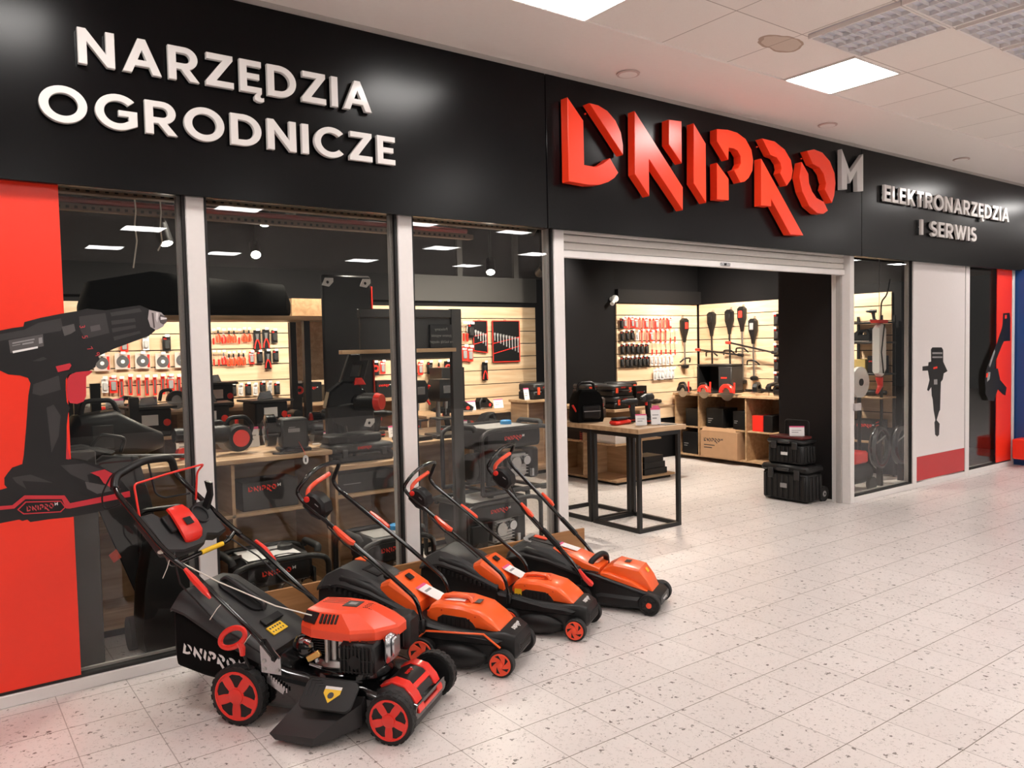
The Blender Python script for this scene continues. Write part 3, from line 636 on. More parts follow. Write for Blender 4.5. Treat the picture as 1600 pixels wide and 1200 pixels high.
def petrol_mower(loc, rz):
    t = thing('lawn_mower', 'petrol lawn mower with red engine cover and big red spoked wheels, nearest of the row', 'lawn mower', (loc[0], loc[1], 0), rz)
    # deck
    d = MB().use(GLOSSBLK)
    d.loft([sec(-.13, .19, .10, .26, .04), sec(-.06, .205, .075, .30, .05), (sec(.08, .205, .06, .275, .05)), sec(.2, .20, .055, .235, .05), sec(.36, .20, .05, .215, .05), sec(.56, .198, .05, .205, .05), sec(.68, .19, .06, .17, .05), sec(.79, .17, .07, .13, .03)])
    d.lathe([(.185, 0), (.18, .03), (.165, .042), (.05, .045)], (.42, 0, .20), (0, 0, 1), 36)
    dk = d.build('deck', t)
    # front hood
    h = MB().use(CHAR)
    prof = [(-.105, .10), (-.085, .185), (-.035, .207), (.02, .193), (.055, .155), (.078, .105), (.080, .06), (.065, .03), (-.09, .03)]
    h.prism([(.71+a, b) for a, b in prof], lambda u, v, w: (u, w, v), -.195, .145, c=.018)
    hood = h.build('front_hood', t)
    def over(name, y0, y1, i0, i1, m, off=.006, th=.005):
        # a strip of shell that follows the hood's outline between two of its stations
        P = [(.71+a, b) for a, b in prof]; seg = []
        st = lambda q: (Vector(P[int(q)])*(1-(q % 1))+Vector(P[min(int(q)+1, len(P)-1)])*(q % 1))
        k = [i0]+[i for i in range(math.ceil(i0+.01), math.floor(i1-.01)+1)]+[i1]
        c = Vector((.71, .08)); out = []
        for q in k:
            p = st(q); n = (p-c).normalized(); seg.append((tuple(p+n*off), tuple(p-n*.012)))
        poly = [s[0] for s in seg]+[s[1] for s in seg[::-1]]
        return MB().use(m).prism(poly, lambda u, v, w: (u, w, v), y0, y1, c=.003)
    rg = over('x', -.145, -.085, 1.0, 5.3, RED, .009); 
    for a in ((.06, .115, 1.0, 5.3), (-.086, .061, 3.35, 3.75), (-.086, .061, 5.0, 5.3)):
        q = over('x', *a, RED, .009); rg.add(q.v, q.f)
    rg.build('hood_frame', hood)['label'] = 'glossy red frame over the front hood'
    bd = over('x', -.084, .059, 1.2, 3.3, BLACK, .006).build('hood_badge', hood)
    pb = Vector((.71-.005, .0, .2255)); lb = MB().use(RED); logo(lb, lambda u, v, w: (.70-v*.95, -.045+u, .2105-v*-.12+w), 0, -.008, .06, .022, 0, .001, True, WHITE); lb.build('badge_word', bd, smooth=False)
    # wheels
    wheel(t, 'rear_wheel', 0, -.232, .13, .05, -1, RED, 'spoke', label='glossy red five-spoked rim'); wheel(t, 'rear_wheel', 0, .232, .13, .05, 1, BLACK, 'spoke')
    wheel(t, 'front_wheel', .71, -.232, .104, .046, -1, RED, 'spoke', label='glossy red spoked rim'); fw = wheel(t, 'front_wheel', .71, .232, .104, .046, 1, BLACK, 'spoke')
    # the far front wheel shows its inner face
    MB().use(BLACK).cyl((.71, .222, .104), (.71, .205, .104), .084, n=36).cyl((.71, .205, .104), (.71, .185, .104), .022).build('wheel_cover', fw)
    MB().use(WHITE).prism([(.735, .06), (.765, .07), (.748, .095)], lambda u, v, w: (u, w, v), .2045, .2035).build('wheel_sticker', fw)
    MB().use(DARKSTEEL).cyl((0, -.21, .13), (0, .21, .13), .008).cyl((.71, -.21, .104), (.71, .21, .104), .008).build('axle', t)
    # height adjuster: toothed zinc plate
    hp = MB().use(ZINC)
    for i in range(8): hp.box(.13+i*.012, .138+i*.012, -.214, -.210, .205-i*.008, .225-i*.008)
    hp.prism([(.12, .185), (.20, .14), (.21, .165), (.125, .215)], lambda u, v, w: (u, w, v), -.213, -.209); hp.build('height_plate', t)
    # engine
    e = MB().use(STEEL); e.lathe([(.135, 0), (.14, .01), (.125, .03), (.10, .035)], (.40, -.02, .245), (0, 0, 1), 32)
    e.cyl((.40, -.115, .25), (.40, -.115, .38), .02).cyl((.375, -.14, .27), (.375, -.14, .37), .011).box(.36, .44, -.12, .1, .25, .36)
    e.use(DARKSTEEL).box(.28, .56, -.08, .13, .26, .38, .01)
    for i in range(9): e.box(.27, .57, -.10, .14, .275+i*.011, .279+i*.011)
    e.use(ZINC).cyl((.25, -.13, .35), (.31, -.16, .345), .012).box(.24, .30, -.15, -.12, .34, .36, .004).cyl((.30, -.155, .26), (.36, -.16, .25), .008)
    for p in ((.33, -.15, .27), (.35, -.10, .275), (.29, -.10, .27)): e.cyl(p, (p[0], p[1], p[2]+.03), .009)
    e.build('engine', t)
    br = MB().use(BRASS); br.T = Matrix.Translation((.325, -.165, .30)) @ Matrix.Rotation(-.5, 4, 'Y'); br.box(-.035, .035, -.008, .008, -.014, .014, .003); br.build('brass_bracket', t)
    mu = MB().use(BLACK); mu.box(.455, .615, -.185, -.06, .245, .375, .012)
    for i in range(9): mu.box(.462+i*.0175, .470+i*.0175, -.192, -.185, .25, .37, .001)
    for i in range(3): mu.box(.455, .615, -.191, -.185, .255+i*.05, .261+i*.05)
    for i in range(4): mu.box(.468+i*.038, .495+i*.038, -.17, -.15, .3755, .379)
    mu.cyl((.53, -.193, .30), (.53, -.186, .30), .028).build('muffler_guard', t)
    sv = MB().use(ZINC); sv.box(.622, .655, -.12, -.01, .27, .395, .014).box(.655, .667, -.10, -.03, .30, .38, .008).build('valve_cover', t)
    MB().use(BLACK).box(.52, .66, .07, .20, .26, .41, .02).box(.54, .64, .06, .07, .28, .39, .01).build('air_filter', t)
    tk = MB().use(GLOSSBLK); tk.ell((.24, -.05, .30), (.075, .085, .065)).cyl((.24, -.05, .35), (.24, -.05, .375), .03); tk.build('fuel_tank', t)
    # engine cover: faceted shell
    def ring(pts, z): return [(a, b, z) for a, b in pts]
    lo = [(.235, -.11), (.305, -.148), (.50, -.168), (.595, -.125), (.662, -.035), (.662, .045), (.58, .125), (.40, .145), (.235, .115)]
    c = MB().use(ORED)
    c.loft([ring(lo, .372), ring(lo, .408), ring([(.235+(a-.235)*.98, b*.95) for a, b in lo], .420), ring([(.25, -.075), (.31, -.10), (.43, -.108), (.495, -.085), (.545, -.03), (.545, .035), (.495, .08), (.38, .10), (.25, .08)], .470), ring([(.268, -.06), (.315, -.08), (.42, -.088), (.475, -.068), (.52, -.025), (.52, .03), (.475, .065), (.38, .08), (.268, .065)], .479)])
    cv = c.build('engine_cover', t, ang=12)
    MB().use(BLACK).loft([[(.250, -.085, .468), (.325, -.108, .468), (.318, -.146, .433), (.246, -.116, .433)], [(.252, -.078, .458), (.322, -.10, .458), (.316, -.138, .425), (.250, -.11, .425)]]).build('starter_slot', cv)
    for i in range(5): MB().use(BLACK).loft([[(.340+i*.018, -.114, .467), (.349+i*.018, -.114, .467), (.349+i*.018, -.142, .438), (.340+i*.018, -.142, .438)], [(.340+i*.018, -.108, .460), (.349+i*.018, -.108, .460), (.349+i*.018, -.136, .430), (.340+i*.018, -.136, .430)]]).build('vent_slot', cv)
    g = MB().use(BLACK)
    for i in range(4): g.box(.28, .39, .0+i*.018, .004+i*.018, .4788, .4798)
    for i in range(6):
        for j in range(4): g.box(.495+i*.009, .499+i*.009, -.035+j*.018, -.031+j*.018, .479-max(0, i-2)*.004, .4815-max(0, i-2)*.004)
    g.build('cover_grooves', cv)
    q = MB().use(SMOKE).box(.395, .465, -.035, .040, .4785, .4812); q.use(GREYP).box(.412, .448, -.01, .02, .4813, .4818); q.build('cover_badge', cv)
    # grass bag: fabric body and moulded lid
    f = MB().use(FABRIC)
    f.loft([sec(-.365, .18, .245, .455, .03), sec(-.33, .215, .205, .478, .035), sec(-.20, .216, .175, .415, .035), sec(-.05, .214, .155, .33, .03), sec(.075, .20, .14, .272, .03)])
    bag = f.build('grass_bag', t)
    ld = MB().use(CHAR)
    def ls(x, hw, z0, z1, hw2): return [(x, -hw, z0), (x, -hw, z0+.012), (x, -hw2, z1-.008), (x, -hw2+.02, z1), (x, hw2-.02, z1), (x, hw2, z1-.008), (x, hw, z0+.012), (x, hw, z0)]
    ld.loft([ls(-.378, .19, .445, .495, .14), ls(-.345, .222, .466, .532, .165), ls(-.28, .222, .447, .527, .17), ls(-.05, .222, .325, .398, .185), ls(.08, .205, .258, .318, .185), ls(.112, .195, .25, .290, .18)])
    lid = ld.build('bag_lid', bag)
    sl = Matrix.Translation((-.165, .045, .470)) @ Matrix.Rotation(math.atan(.56), 4, 'Y')
    r1 = MB().use(BLACK); r1.T = sl; r1.prism(rrect(-.125, .125, -.06, .06, .05), XY, -.01, .004).build('grip_recess', lid)
    r2 = MB().use(CHAR); r2.T = sl; r2.tube(rnd([(-.125, 0, -.005), (-.11, 0, .022), (.11, 0, .022), (.125, 0, -.005)], .02), .013).build('grip', lid)
    r3 = MB().use(BLACK); r3.T = Matrix.Translation((.0, .02, .374)) @ Matrix.Rotation(math.atan(.6), 4, 'Y'); r3.box(-.02, .02, -.07, .07, -.002, .008, .003); r3.build('lid_latch', lid)
    y = MB().use(YELLOW); y.T = Matrix.Translation((.040, -.0, .3455)) @ Matrix.Rotation(math.atan(.6), 4, 'Y'); y.box(-.02, .03, -.06, .05, -.002, .003)
    y.use(SMOKE)
    for i in range(5): y.box(-.012, -.002, -.05+i*.019, -.039+i*.019, .003, .0036).box(.010, .018, -.05+i*.019, -.042+i*.019, .003, .0036)
    y.build('warning_sticker', lid)
    sm = MB().use(LEAF); sm.box(-.36, -.33, -.16, -.12, .528, .534); 
    a = math.radians(-11); w = MB().use(WHITE)
    logo(w, lambda u, v, d: (-.300+u*math.cos(a)-v*math.sin(a), -.2165-d, .262+u*math.sin(a)+v*math.cos(a)), 0, 0, .27, .062, 0, .001); w.build('bag_word', bag, smooth=False)
    # deck stickers
    MB().use(YELLOW).box(.165, .215, .02, .075, .2505, .2525).build('deck_sticker', dk)
    # height lever ring
    rg = MB().use(RED)
    rp = [(.0+.062*math.cos(x_), -.268, .388+.040*math.sin(x_)+.022*math.cos(x_)) for x_ in (2*PI*i/28 for i in range(28))]
    n = 8; rings = []
    for i, p in enumerate(rp):
        tg = (Vector(rp[(i+1) % 28])-Vector(rp[i-1])).normalized(); u = Vector((0, 1, 0)); v = tg.cross(u)
        rings.append([tuple(Vector(p)+u*math.cos(k)*.009+v*math.sin(k)*.012) for k in (2*PI*j/n for j in range(n))])
    rg.loft(rings, closed=True); rg.tube([(.035, -.268, .372), (.045, -.266, .345), (.042, -.262, .315)], [.014, .014, .011]); rg.build('height_lever', t)['label'] = 'red loop-shaped lever'
    MB().use(DARKSTEEL).tube([(.042, -.258, .32), (.06, -.24, .25), (.03, -.215, .16)], .006).build('lever_rod', t)
    # brackets and handle
    for s in (-1, 1):
        b = MB().use(ZINC); b.prism([(.105, .35), (.145, .365), (.205, .305), (.205, .23), (.11, .235)], lambda u, v, w: (u, s*w, v), .226, .231, c=.001)
        b.use(STEEL)
        for u, v in ((.125, .285), (.19, .25), (.125, .25)): b.cyl((u, s*.231, v), (u, s*.237, v), .008)
        bk = b.build('handle_bracket', t)
        MB().use(BLACK).prism([(.115, .385), (.15, .39), (.205, .315), (.185, .29)], lambda u, v, w: (u, s*w, v), .245, .249, c=.001).cyl((.185, s*.25, .308), (.185, s*.256, .308), .01).cyl((.135, s*.25, .372), (.135, s*.256, .372), .01).build('tube_end', bk)
        MB().use(GLOSSBLK).tube([(.18, s*.24, .31), (.11, s*.24, .385), (-.20, s*.238, .635), (-.355, s*.236, .725)], .012, 10).build('lower_tube', t)
        c_ = MB().use(RED); c_.tube([(-.235, s*.258, .668), (-.19, s*.262, .628), (-.14, s*.258, .578), (-.115, s*.252, .545)], [.008, .015, .014, .006], 8); c_.build('clamp_lever', t)
    MB().use(GLOSSBLK).tube(rnd([(-.30, -.236, .70), (-.37, -.236, .75), (-.605, -.232, .985), (-.645, -.19, 1.05), (-.64, -.02, 1.098), (-.64, .17, 1.085), (-.665, .222, 1.0), (-.60, .232, .935), (-.37, .236, .745), (-.30, .236, .70)], .06, 6), .0125, 10).build('upper_handle', t)
    MB().use(BLACK).tube(rnd([(-.618, -.228, 1.0), (-.645, -.19, 1.05), (-.64, -.02, 1.098), (-.64, .17, 1.085), (-.662, .219, 1.01)], .06, 6), .0185, 12).build('foam_grip', t)
    MB().use(RED).tube(rnd([(-.50, -.215, .875), (-.525, -.212, 1.02), (-.515, 0, 1.035), (-.49, .225, 1.048), (-.525, .215, 1.01), (-.535, .21, .87)], .02, 4), .005, 8).build('bail', t)['label'] = 'thin red wire bail'
    MB().use(BLACK).tube(rnd([(-.60, -.215, .93), (-.675, -.235, .90), (-.685, -.235, .97), (-.665, -.19, 1.06), (-.655, -.02, 1.075)], .03, 4), .004, 8).tube(rnd([(-.655, .03, 1.08), (-.62, .03, .93), (-.60, .06, .905), (-.575, .215, .90)], .03, 4), .005, 8).build('drive_bail', t)
    MB().use(GLOSSBLK).tube(rnd([(-.345, -.232, .715), (-.36, -.19, .655), (-.355, 0, .665), (-.345, .19, .675), (-.335, .232, .712)], .03, 4), .011, 10).build('cross_bar', t)
    MB().use(YELLOW).tube([(-.353, .0, .6665), (-.346, .15, .673)], .0118, 10).build('bar_sticker', t)
    # console
    cs = MB().use(CHAR); ca = math.atan2(.145, -.125); M = Matrix.Translation((-.445, 0, .79)) @ Matrix.Rotation(math.radians(49), 4, 'Y'); cs.T = M
    cs.prism([(-.10, -.215), (-.10, -.14), (-.05, -.10), (-.05, .10), (-.09, .15), (-.09, .215), (.10, .215), (.11, .14), (.09, .08), (.13, .02), (.13, -.12), (.10, -.215)], XY, -.035, .022, c=.008)
    cs.tube([(-.02+.045*math.cos(i), .115+.05*math.sin(i), .028) for i in (2*PI*j/20 for j in range(21))], .005, 6)
    con = cs.build('console', t)
    q = MB().use(BLACK); q.T = M; q.prism(circ(-.02, .115, .044, 20), XY, .021, .0245).build('cup_recess', con)
    q = MB().use(BLACK); q.T = M; q.box(-.06, .03, -.13, -.05, .022, .040, .005).build('cable_lever_base', con)
    rc = MB().use(RED); rc.T = M; rc.loft([[(x_, y_*w_-.03, z_+.004*(1-abs(y_)/.06)) for y_ in (-.062, -.045, 0, .045, .062)]+[(x_, y_*w_-.03, z_-.012) for y_ in (.062, -.062)] for x_, z_, w_ in ((-.085, .050, .80), (-.05, .058, .95), (.02, .056, 1.05), (.065, .048, 1.05), (.092, .034, .85), (.10, .02, .5))])
    rcv = rc.build('console_cover', con, ang=50); rcv['label'] = 'red hinged cover'
    q = MB().use(BLACK); q.T = M; q.box(-.01, .03, -.055, -.005, .062, .0665, .002).build('cover_badge', rcv)
    q = MB().use(BLACK); q.T = M; q.loft([[(-.06, .17, .02), (-.06, .20, .02), (-.03, .20, .02), (-.03, .17, .02)], [(-.10, .185, .08), (-.10, .205, .08), (-.07, .205, .085), (-.07, .185, .085)], [(-.15, .19, .10), (-.15, .21, .10), (-.12, .21, .12), (-.12, .19, .12)]]).build('speed_lever', con)
    MB().use(BLACK).tube([(-.37, -.16, .72), (-.33, -.20, .66), (-.31, -.2, .58), (-.1, -.225, .42), (.1, -.20, .30)], .004, 6).tube([(-.36, .2, .70), (-.2, .225, .60), (-.05, .2, .50), (.1, .21, .42), (.18, .2, .3)], .004, 6).build('cable', t)
    rp = MB().use(STRING).tube([(-.385, -.225, .725), (-.1, -.215, .607), (.15, -.17, .505), (.30, -.13, .462)], .003, 6); rp.ell((-.385, -.228, .725), (.012, .012, .008)); rp.build('starter_rope', t)
    zt = MB().use(STRING)
    for p in (((-.33, -.236, .70), (-.335, -.25, .66), (-.35, -.26, .62)), ((-.06, -.24, .53), (-.08, -.256, .505), (-.115, -.262, .455)), ((.085, -.24, .415), (.065, -.26, .385), (.03, -.265, .335))): zt.tube(p, .0018, 5)
    zt.build('cable_ties', t)
    # side discharge
    ch = MB().use(CHAR)
    ch.loft([[(.30, -.19, .165), (.575, -.19, .165), (.575, -.19, .06), (.30, -.19, .06)], [(.29, -.25, .13), (.575, -.225, .145), (.575, -.225, .05), (.29, -.25, .045)], [(.245, -.325, .07), (.50, -.325, .10), (.50, -.325, .035), (.32, -.335, .03)], [(.225, -.36, .045), (.44, -.375, .055), (.43, -.375, .02), (.25, -.36, .022)]])
    ch.build('discharge_chute', t, ang=30)
    fl = MB().use(BLACK); fl.T = Matrix.Translation((.455, -.262, .188)) @ Matrix.Rotation(math.radians(38), 4, 'X'); fl.prism(rrect(-.125, .115, -.072, .065, .03), XY, -.008, .006, c=.004)
    for i, k in enumerate((1, .8, .6)): fl.tube([(-.105*k, -.02, .007), (-.105*k, .05*k, .007), (-.06*k, .052*k, .007)], .0018, 5)
    fp = fl.build('discharge_flap', t)
    s_ = MB().use(YELLOW); s_.T = fl.T; s_.prism([(-.03, .03), (.045, .03), (.045, .0), (.005, -.04), (-.03, .0)], XY, .0055, .0075); s_.use(WHITE).box(-.03, .045, .018, .031, .0074, .0078); s_.use(SMOKE).prism(circ(.006, -.008, .014, 16), XY, .0074, .008); s_.build('hazard_sticker', fp)
    MB().use(DARKSTEEL).cyl((.33, -.205, .225), (.57, -.205, .225), .005).build('flap_hinge', fp)
    return t

def u_handle(t, base, knee, top, w, wt):
    near = [(a, -w, b) for a, b in base]+[(a, -w, b) for a, b in knee]
    far = [(a, w, b) for a, b in (base+knee)]
    x, z = top
    full = near+[(x-.012, -wt, z-.045), (x, -wt*.35, z-.004), (x, wt*.5, z+.002), (x, wt, z)]+far[::-1]
    MB().use(GLOSSBLK).tube(rnd(full, .045, 5), .0115, 10).build('handle', t)
def switch_box(t, x, z, y=-.135):
    b = MB().use(BLACK); T = Matrix.Translation((x, y, z)) @ Matrix.Rotation(math.radians(36), 4, 'Y'); b.T = T
    out = [(-.075, -.02), (-.06, .035), (-.02, .052), (.04, .045), (.075, .01), (.07, -.045), (.02, -.06), (-.05, -.05)]
    b.prism(out, lambda u, v, w: (u, w, v), -.05, .05, c=.014); s = b.build('switch_box', t)
    r = MB().use(RED); r.T = T; r.lathe([(.016, 0), (.016, .007), (.012, .010), (.001, .010)], (-.045, -.05, .005), (0, -1, 0), 20); r.build('start_button', s)
    w = MB().use(GREYP); w.T = T; w.box(.005, .03, -.0512, -.0505, .012, .017).build('switch_mark', s)
def bail(t, pts): MB().use(ORED).tube(rnd(pts, .04, 6), [.011]*99 if 0 else .0125, 10).build('bail_lever', t)['label'] = 'red bent switch lever'
def electric(loc, rz, label, strip, sticker, price):
    t = thing('lawn_mower', label, 'lawn mower', (loc[0], loc[1], 0), rz)
    d = MB().use(BLACK)
    d.loft([sec(-.53, .145, .10, .250, .03), sec(-.44, .158, .045, .240, .04), sec(-.25, .158, .03, .208, .04), sec(-.10, .152, .03, .200, .04), sec(.0, .135, .05, .200, .03), sec(.05, .115, .065, .178, .03), sec(.068, .09, .085, .15, .02)])
    for s in (-1, 1): d.ell((-.235, s*.148, .075), (.155, .050, .062), 20, 12)
    dk = d.build('deck', t, ang=30)
    sh = MB().use(BLACK)
    for s in (-1, 1): sh.prism([(-.52, .15), (-.50, .238), (-.38, .220), (-.20, .190), (-.06, .182), (.0, .170), (-.02, .140), (-.30, .14)], lambda u, v, w: (u, s*w, v), .14, .168, c=.012)
    sh.build('side_rail', dk)
    for i in range(3): pass
    gr = MB().use(GASKET)
    for i in range(4): gr.box(.060, .0705, -.08, .08, .095+i*.012, .100+i*.012)
    gr.build('nose_grooves', dk)
    wheel(t, 'front_wheel', 0, -.168, .066, .044, -1, ORED, 'swirl', False, 'orange-red swirl rim'); wheel(t, 'front_wheel', 0, .168, .066, .044, 1, ORED, 'swirl', False, 'orange-red swirl rim')
    wheel(t, 'rear_wheel', -.42, -.172, .078, .044, -1, ORED, 'swirl', False, 'orange-red swirl rim'); wheel(t, 'rear_wheel', -.42, .172, .078, .044, 1, ORED, 'swirl', False, 'orange-red swirl rim')
    MB().use(DARKSTEEL).cyl((0, -.15, .066), (0, .15, .066), .006).cyl((-.42, -.15, .078), (-.42, .15, .078), .006).build('axle', t)
    # bag
    b = MB().use(BLACK)
    b.loft([sec(-1.055, .11, .19, .285, .03), sec(-1.03, .14, .14, .365, .04), sec(-.89, .158, .12, .435, .04), sec(-.72, .158, .11, .40, .04), sec(-.50, .148, .10, .275, .03)])
    bag = b.build('grass_box', t)
    l = MB().use(CHAR)
    def ls(x, hw, z0, z1, hw2): return [(x, -hw, z0), (x, -hw, z0+.014), (x, -hw2, z1-.006), (x, -hw2+.02, z1), (x, hw2-.02, z1), (x, hw2, z1-.006), (x, hw, z0+.014), (x, hw, z0)]
    l.loft([ls(-1.045, .135, .33, .372, .10), ls(-1.0, .160, .35, .415, .12), ls(-.905, .166, .37, .462, .125), ls(-.86, .166, .365, .458, .125), ls(-.72, .166, .335, .415, .125), ls(-.50, .156, .245, .30, .12)])
    lid = l.build('box_lid', bag, ang=22)
    ri = MB().use(GASKET)
    for i in range(14): ri.box(-.95+i*.030, -.937+i*.030, -.172, -.160, .352-i*.0075, .376-i*.0075)
    ri.build('lid_ribs', lid)
    if strip:
        o = MB().use(ORANGE); o.T = Matrix.Translation((-.875, .055, .4605)) @ Matrix.Rotation(.12, 4, 'Y'); o.prism([(-.03, -.03), (.03, -.02), (.02, .03), (-.02, .03)], XY, -.003, .005, c=.001).build('lid_tab', lid)
        r = MB().use(BLACK); r.T = Matrix.Translation((-.76, .0, .429)) @ Matrix.Rotation(.28, 4, 'Y'); r.prism([(-.05, -.07), (.05, -.075), (.05, .0), (.03, .0), (.03, -.045), (-.03, -.045), (-.03, .06), (-.05, .07)], XY, -.004, .002).prism(rrect(.06, .12, -.05, .05, .025), XY, -.01, .003).build('grip_recess', lid)
    # rear flap and motor cover
    r = MB().use(ORANGE); r.loft([sec(-.71, .09, .325, .355, .012), sec(-.69, .130, .312, .385, .03), sec(-.62, .142, .29, .412, .04), sec(-.52, .142, .25, .352, .035), sec(-.47, .125, .23, .30, .02)]); rf = r.build('rear_flap', t, ang=25)
    x = MB().use(BLACK); x.T = Matrix.Translation((-.575, .02, .398)) @ Matrix.Rotation(.55, 4, 'Y'); x.box(-.02, .02, -.022, .022, -.006, .004, .002).build('flap_catch', rf)
    m = MB().use(ORANGE); m.loft([sec(-.425, .095, .22, .262, .015), sec(-.40, .118, .205, .298, .03), sec(-.36, .124, .2, .313, .035), sec(-.24, .124, .195, .312, .035), sec(-.13, .122, .19, .288, .035), sec(-.06, .118, .185, .238, .03), sec(-.028, .108, .18, .203, .012)]); mc = m.build('motor_cover', t, ang=28)
    v = MB().use(GASKET)
    for s in (-1, 1):
        v.prism([(-.36, .205), (-.352, .246), (-.325, .263), (-.20, .256), (-.165, .232), (-.145, .198)], lambda u, w_, q: (u, s*q, w_), .12, .1255, c=.001)
    v.use(BLACK)
    for s in (-1, 1):
        for i in range(7): v.box(-.33+i*.024, -.324+i*.024, s*.1255, s*.128, .208, .252)
    v.build('side_vents', mc)
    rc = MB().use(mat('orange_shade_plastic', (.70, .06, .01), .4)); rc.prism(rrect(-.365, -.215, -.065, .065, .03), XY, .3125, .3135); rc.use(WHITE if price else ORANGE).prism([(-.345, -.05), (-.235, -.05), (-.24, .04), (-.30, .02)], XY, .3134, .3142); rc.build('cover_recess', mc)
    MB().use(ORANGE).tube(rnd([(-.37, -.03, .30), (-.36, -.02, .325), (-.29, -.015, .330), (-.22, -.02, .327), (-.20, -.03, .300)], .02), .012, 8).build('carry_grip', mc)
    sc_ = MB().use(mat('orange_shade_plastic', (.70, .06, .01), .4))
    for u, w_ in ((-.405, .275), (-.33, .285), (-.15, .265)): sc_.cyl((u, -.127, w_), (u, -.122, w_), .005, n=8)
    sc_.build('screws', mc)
    if sticker: MB().use(YELLOW).box(-.398, -.352, -.1262, -.1235, .212, .262).use(SMOKE).box(-.392, -.377, -.1268, -.126, .222, .232).box(-.372, -.357, -.1268, -.126, .222, .232).build('warning_sticker', mc)
    else: MB().use(SMOKE).box(-.19, -.16, -.03, .03, .3045, .306).build('cover_mark', mc)
    p = MB().use(WHITE); p.T = Matrix.Translation((-.452, .015, .318)) @ Matrix.Rotation(.40, 4, 'Y'); p.box(-.075, .065, -.045, .055, .004, .008)
    p.use(PINK).box(-.075, -.058, -.045, .055, .008, .0086); p.use(GREYP).box(-.03, -.015, -.03, .035, .008, .0086); p.build('price_label', t)
    if strip:
        o = MB().use(ORANGE); pts = [(-.445, .145), (-.40, .188), (-.09, .200), (-.005, .140)]
        o.tube([(a, -.170, b_) for a, b_ in pts], .0055, 6); o.tube([(a, .170, b_) for a, b_ in pts], .0055, 6); o.build('trim_strip', dk)['label'] = 'orange trim line along the side'
    lw = MB().use(WHITE); sl_ = .45; logo(lw, lambda u, v_, w_: (.028-v_*.9, -.055+u, .194+v_*sl_*.9+w_), 0, -.012, .085, .03, .004, .0055); lw.build('nose_word', dk, smooth=False)
    # handle
    u_handle(t, [(-.415, .20), (-.42, .27), (-.445, .35), (-.65, .505)], [(-1.085, .812), (-1.122, .86)], (-1.06, .978), .178, .165)
    for s in (-1, 1):
        MB().use(ORED).tube([(-.895, s*.186, .69), (-.86, s*.192, .66), (-.80, s*.192, .618), (-.78, s*.186, .61)], [.010, .017, .017, .012], 8).build('clamp_lever', t)
        MB().use(BLACK).box(-.43, -.40, s*.165, s*.192, .18, .25, .008).build('handle_foot', t)
    switch_box(t, -1.02, .795)
    bail(t, [(-1.09, -.11, .80), (-1.107, -.10, .852), (-1.085, -.06, .888), (-1.055, .04, .925)])
    MB().use(BLACK).tube([(-.98, -.13, .75), (-.95, -.16, .68), (-.85, -.17, .60), (-.72, -.13, .50), (-.66, -.08, .42)], .004, 6).build('cable', t)
    return t
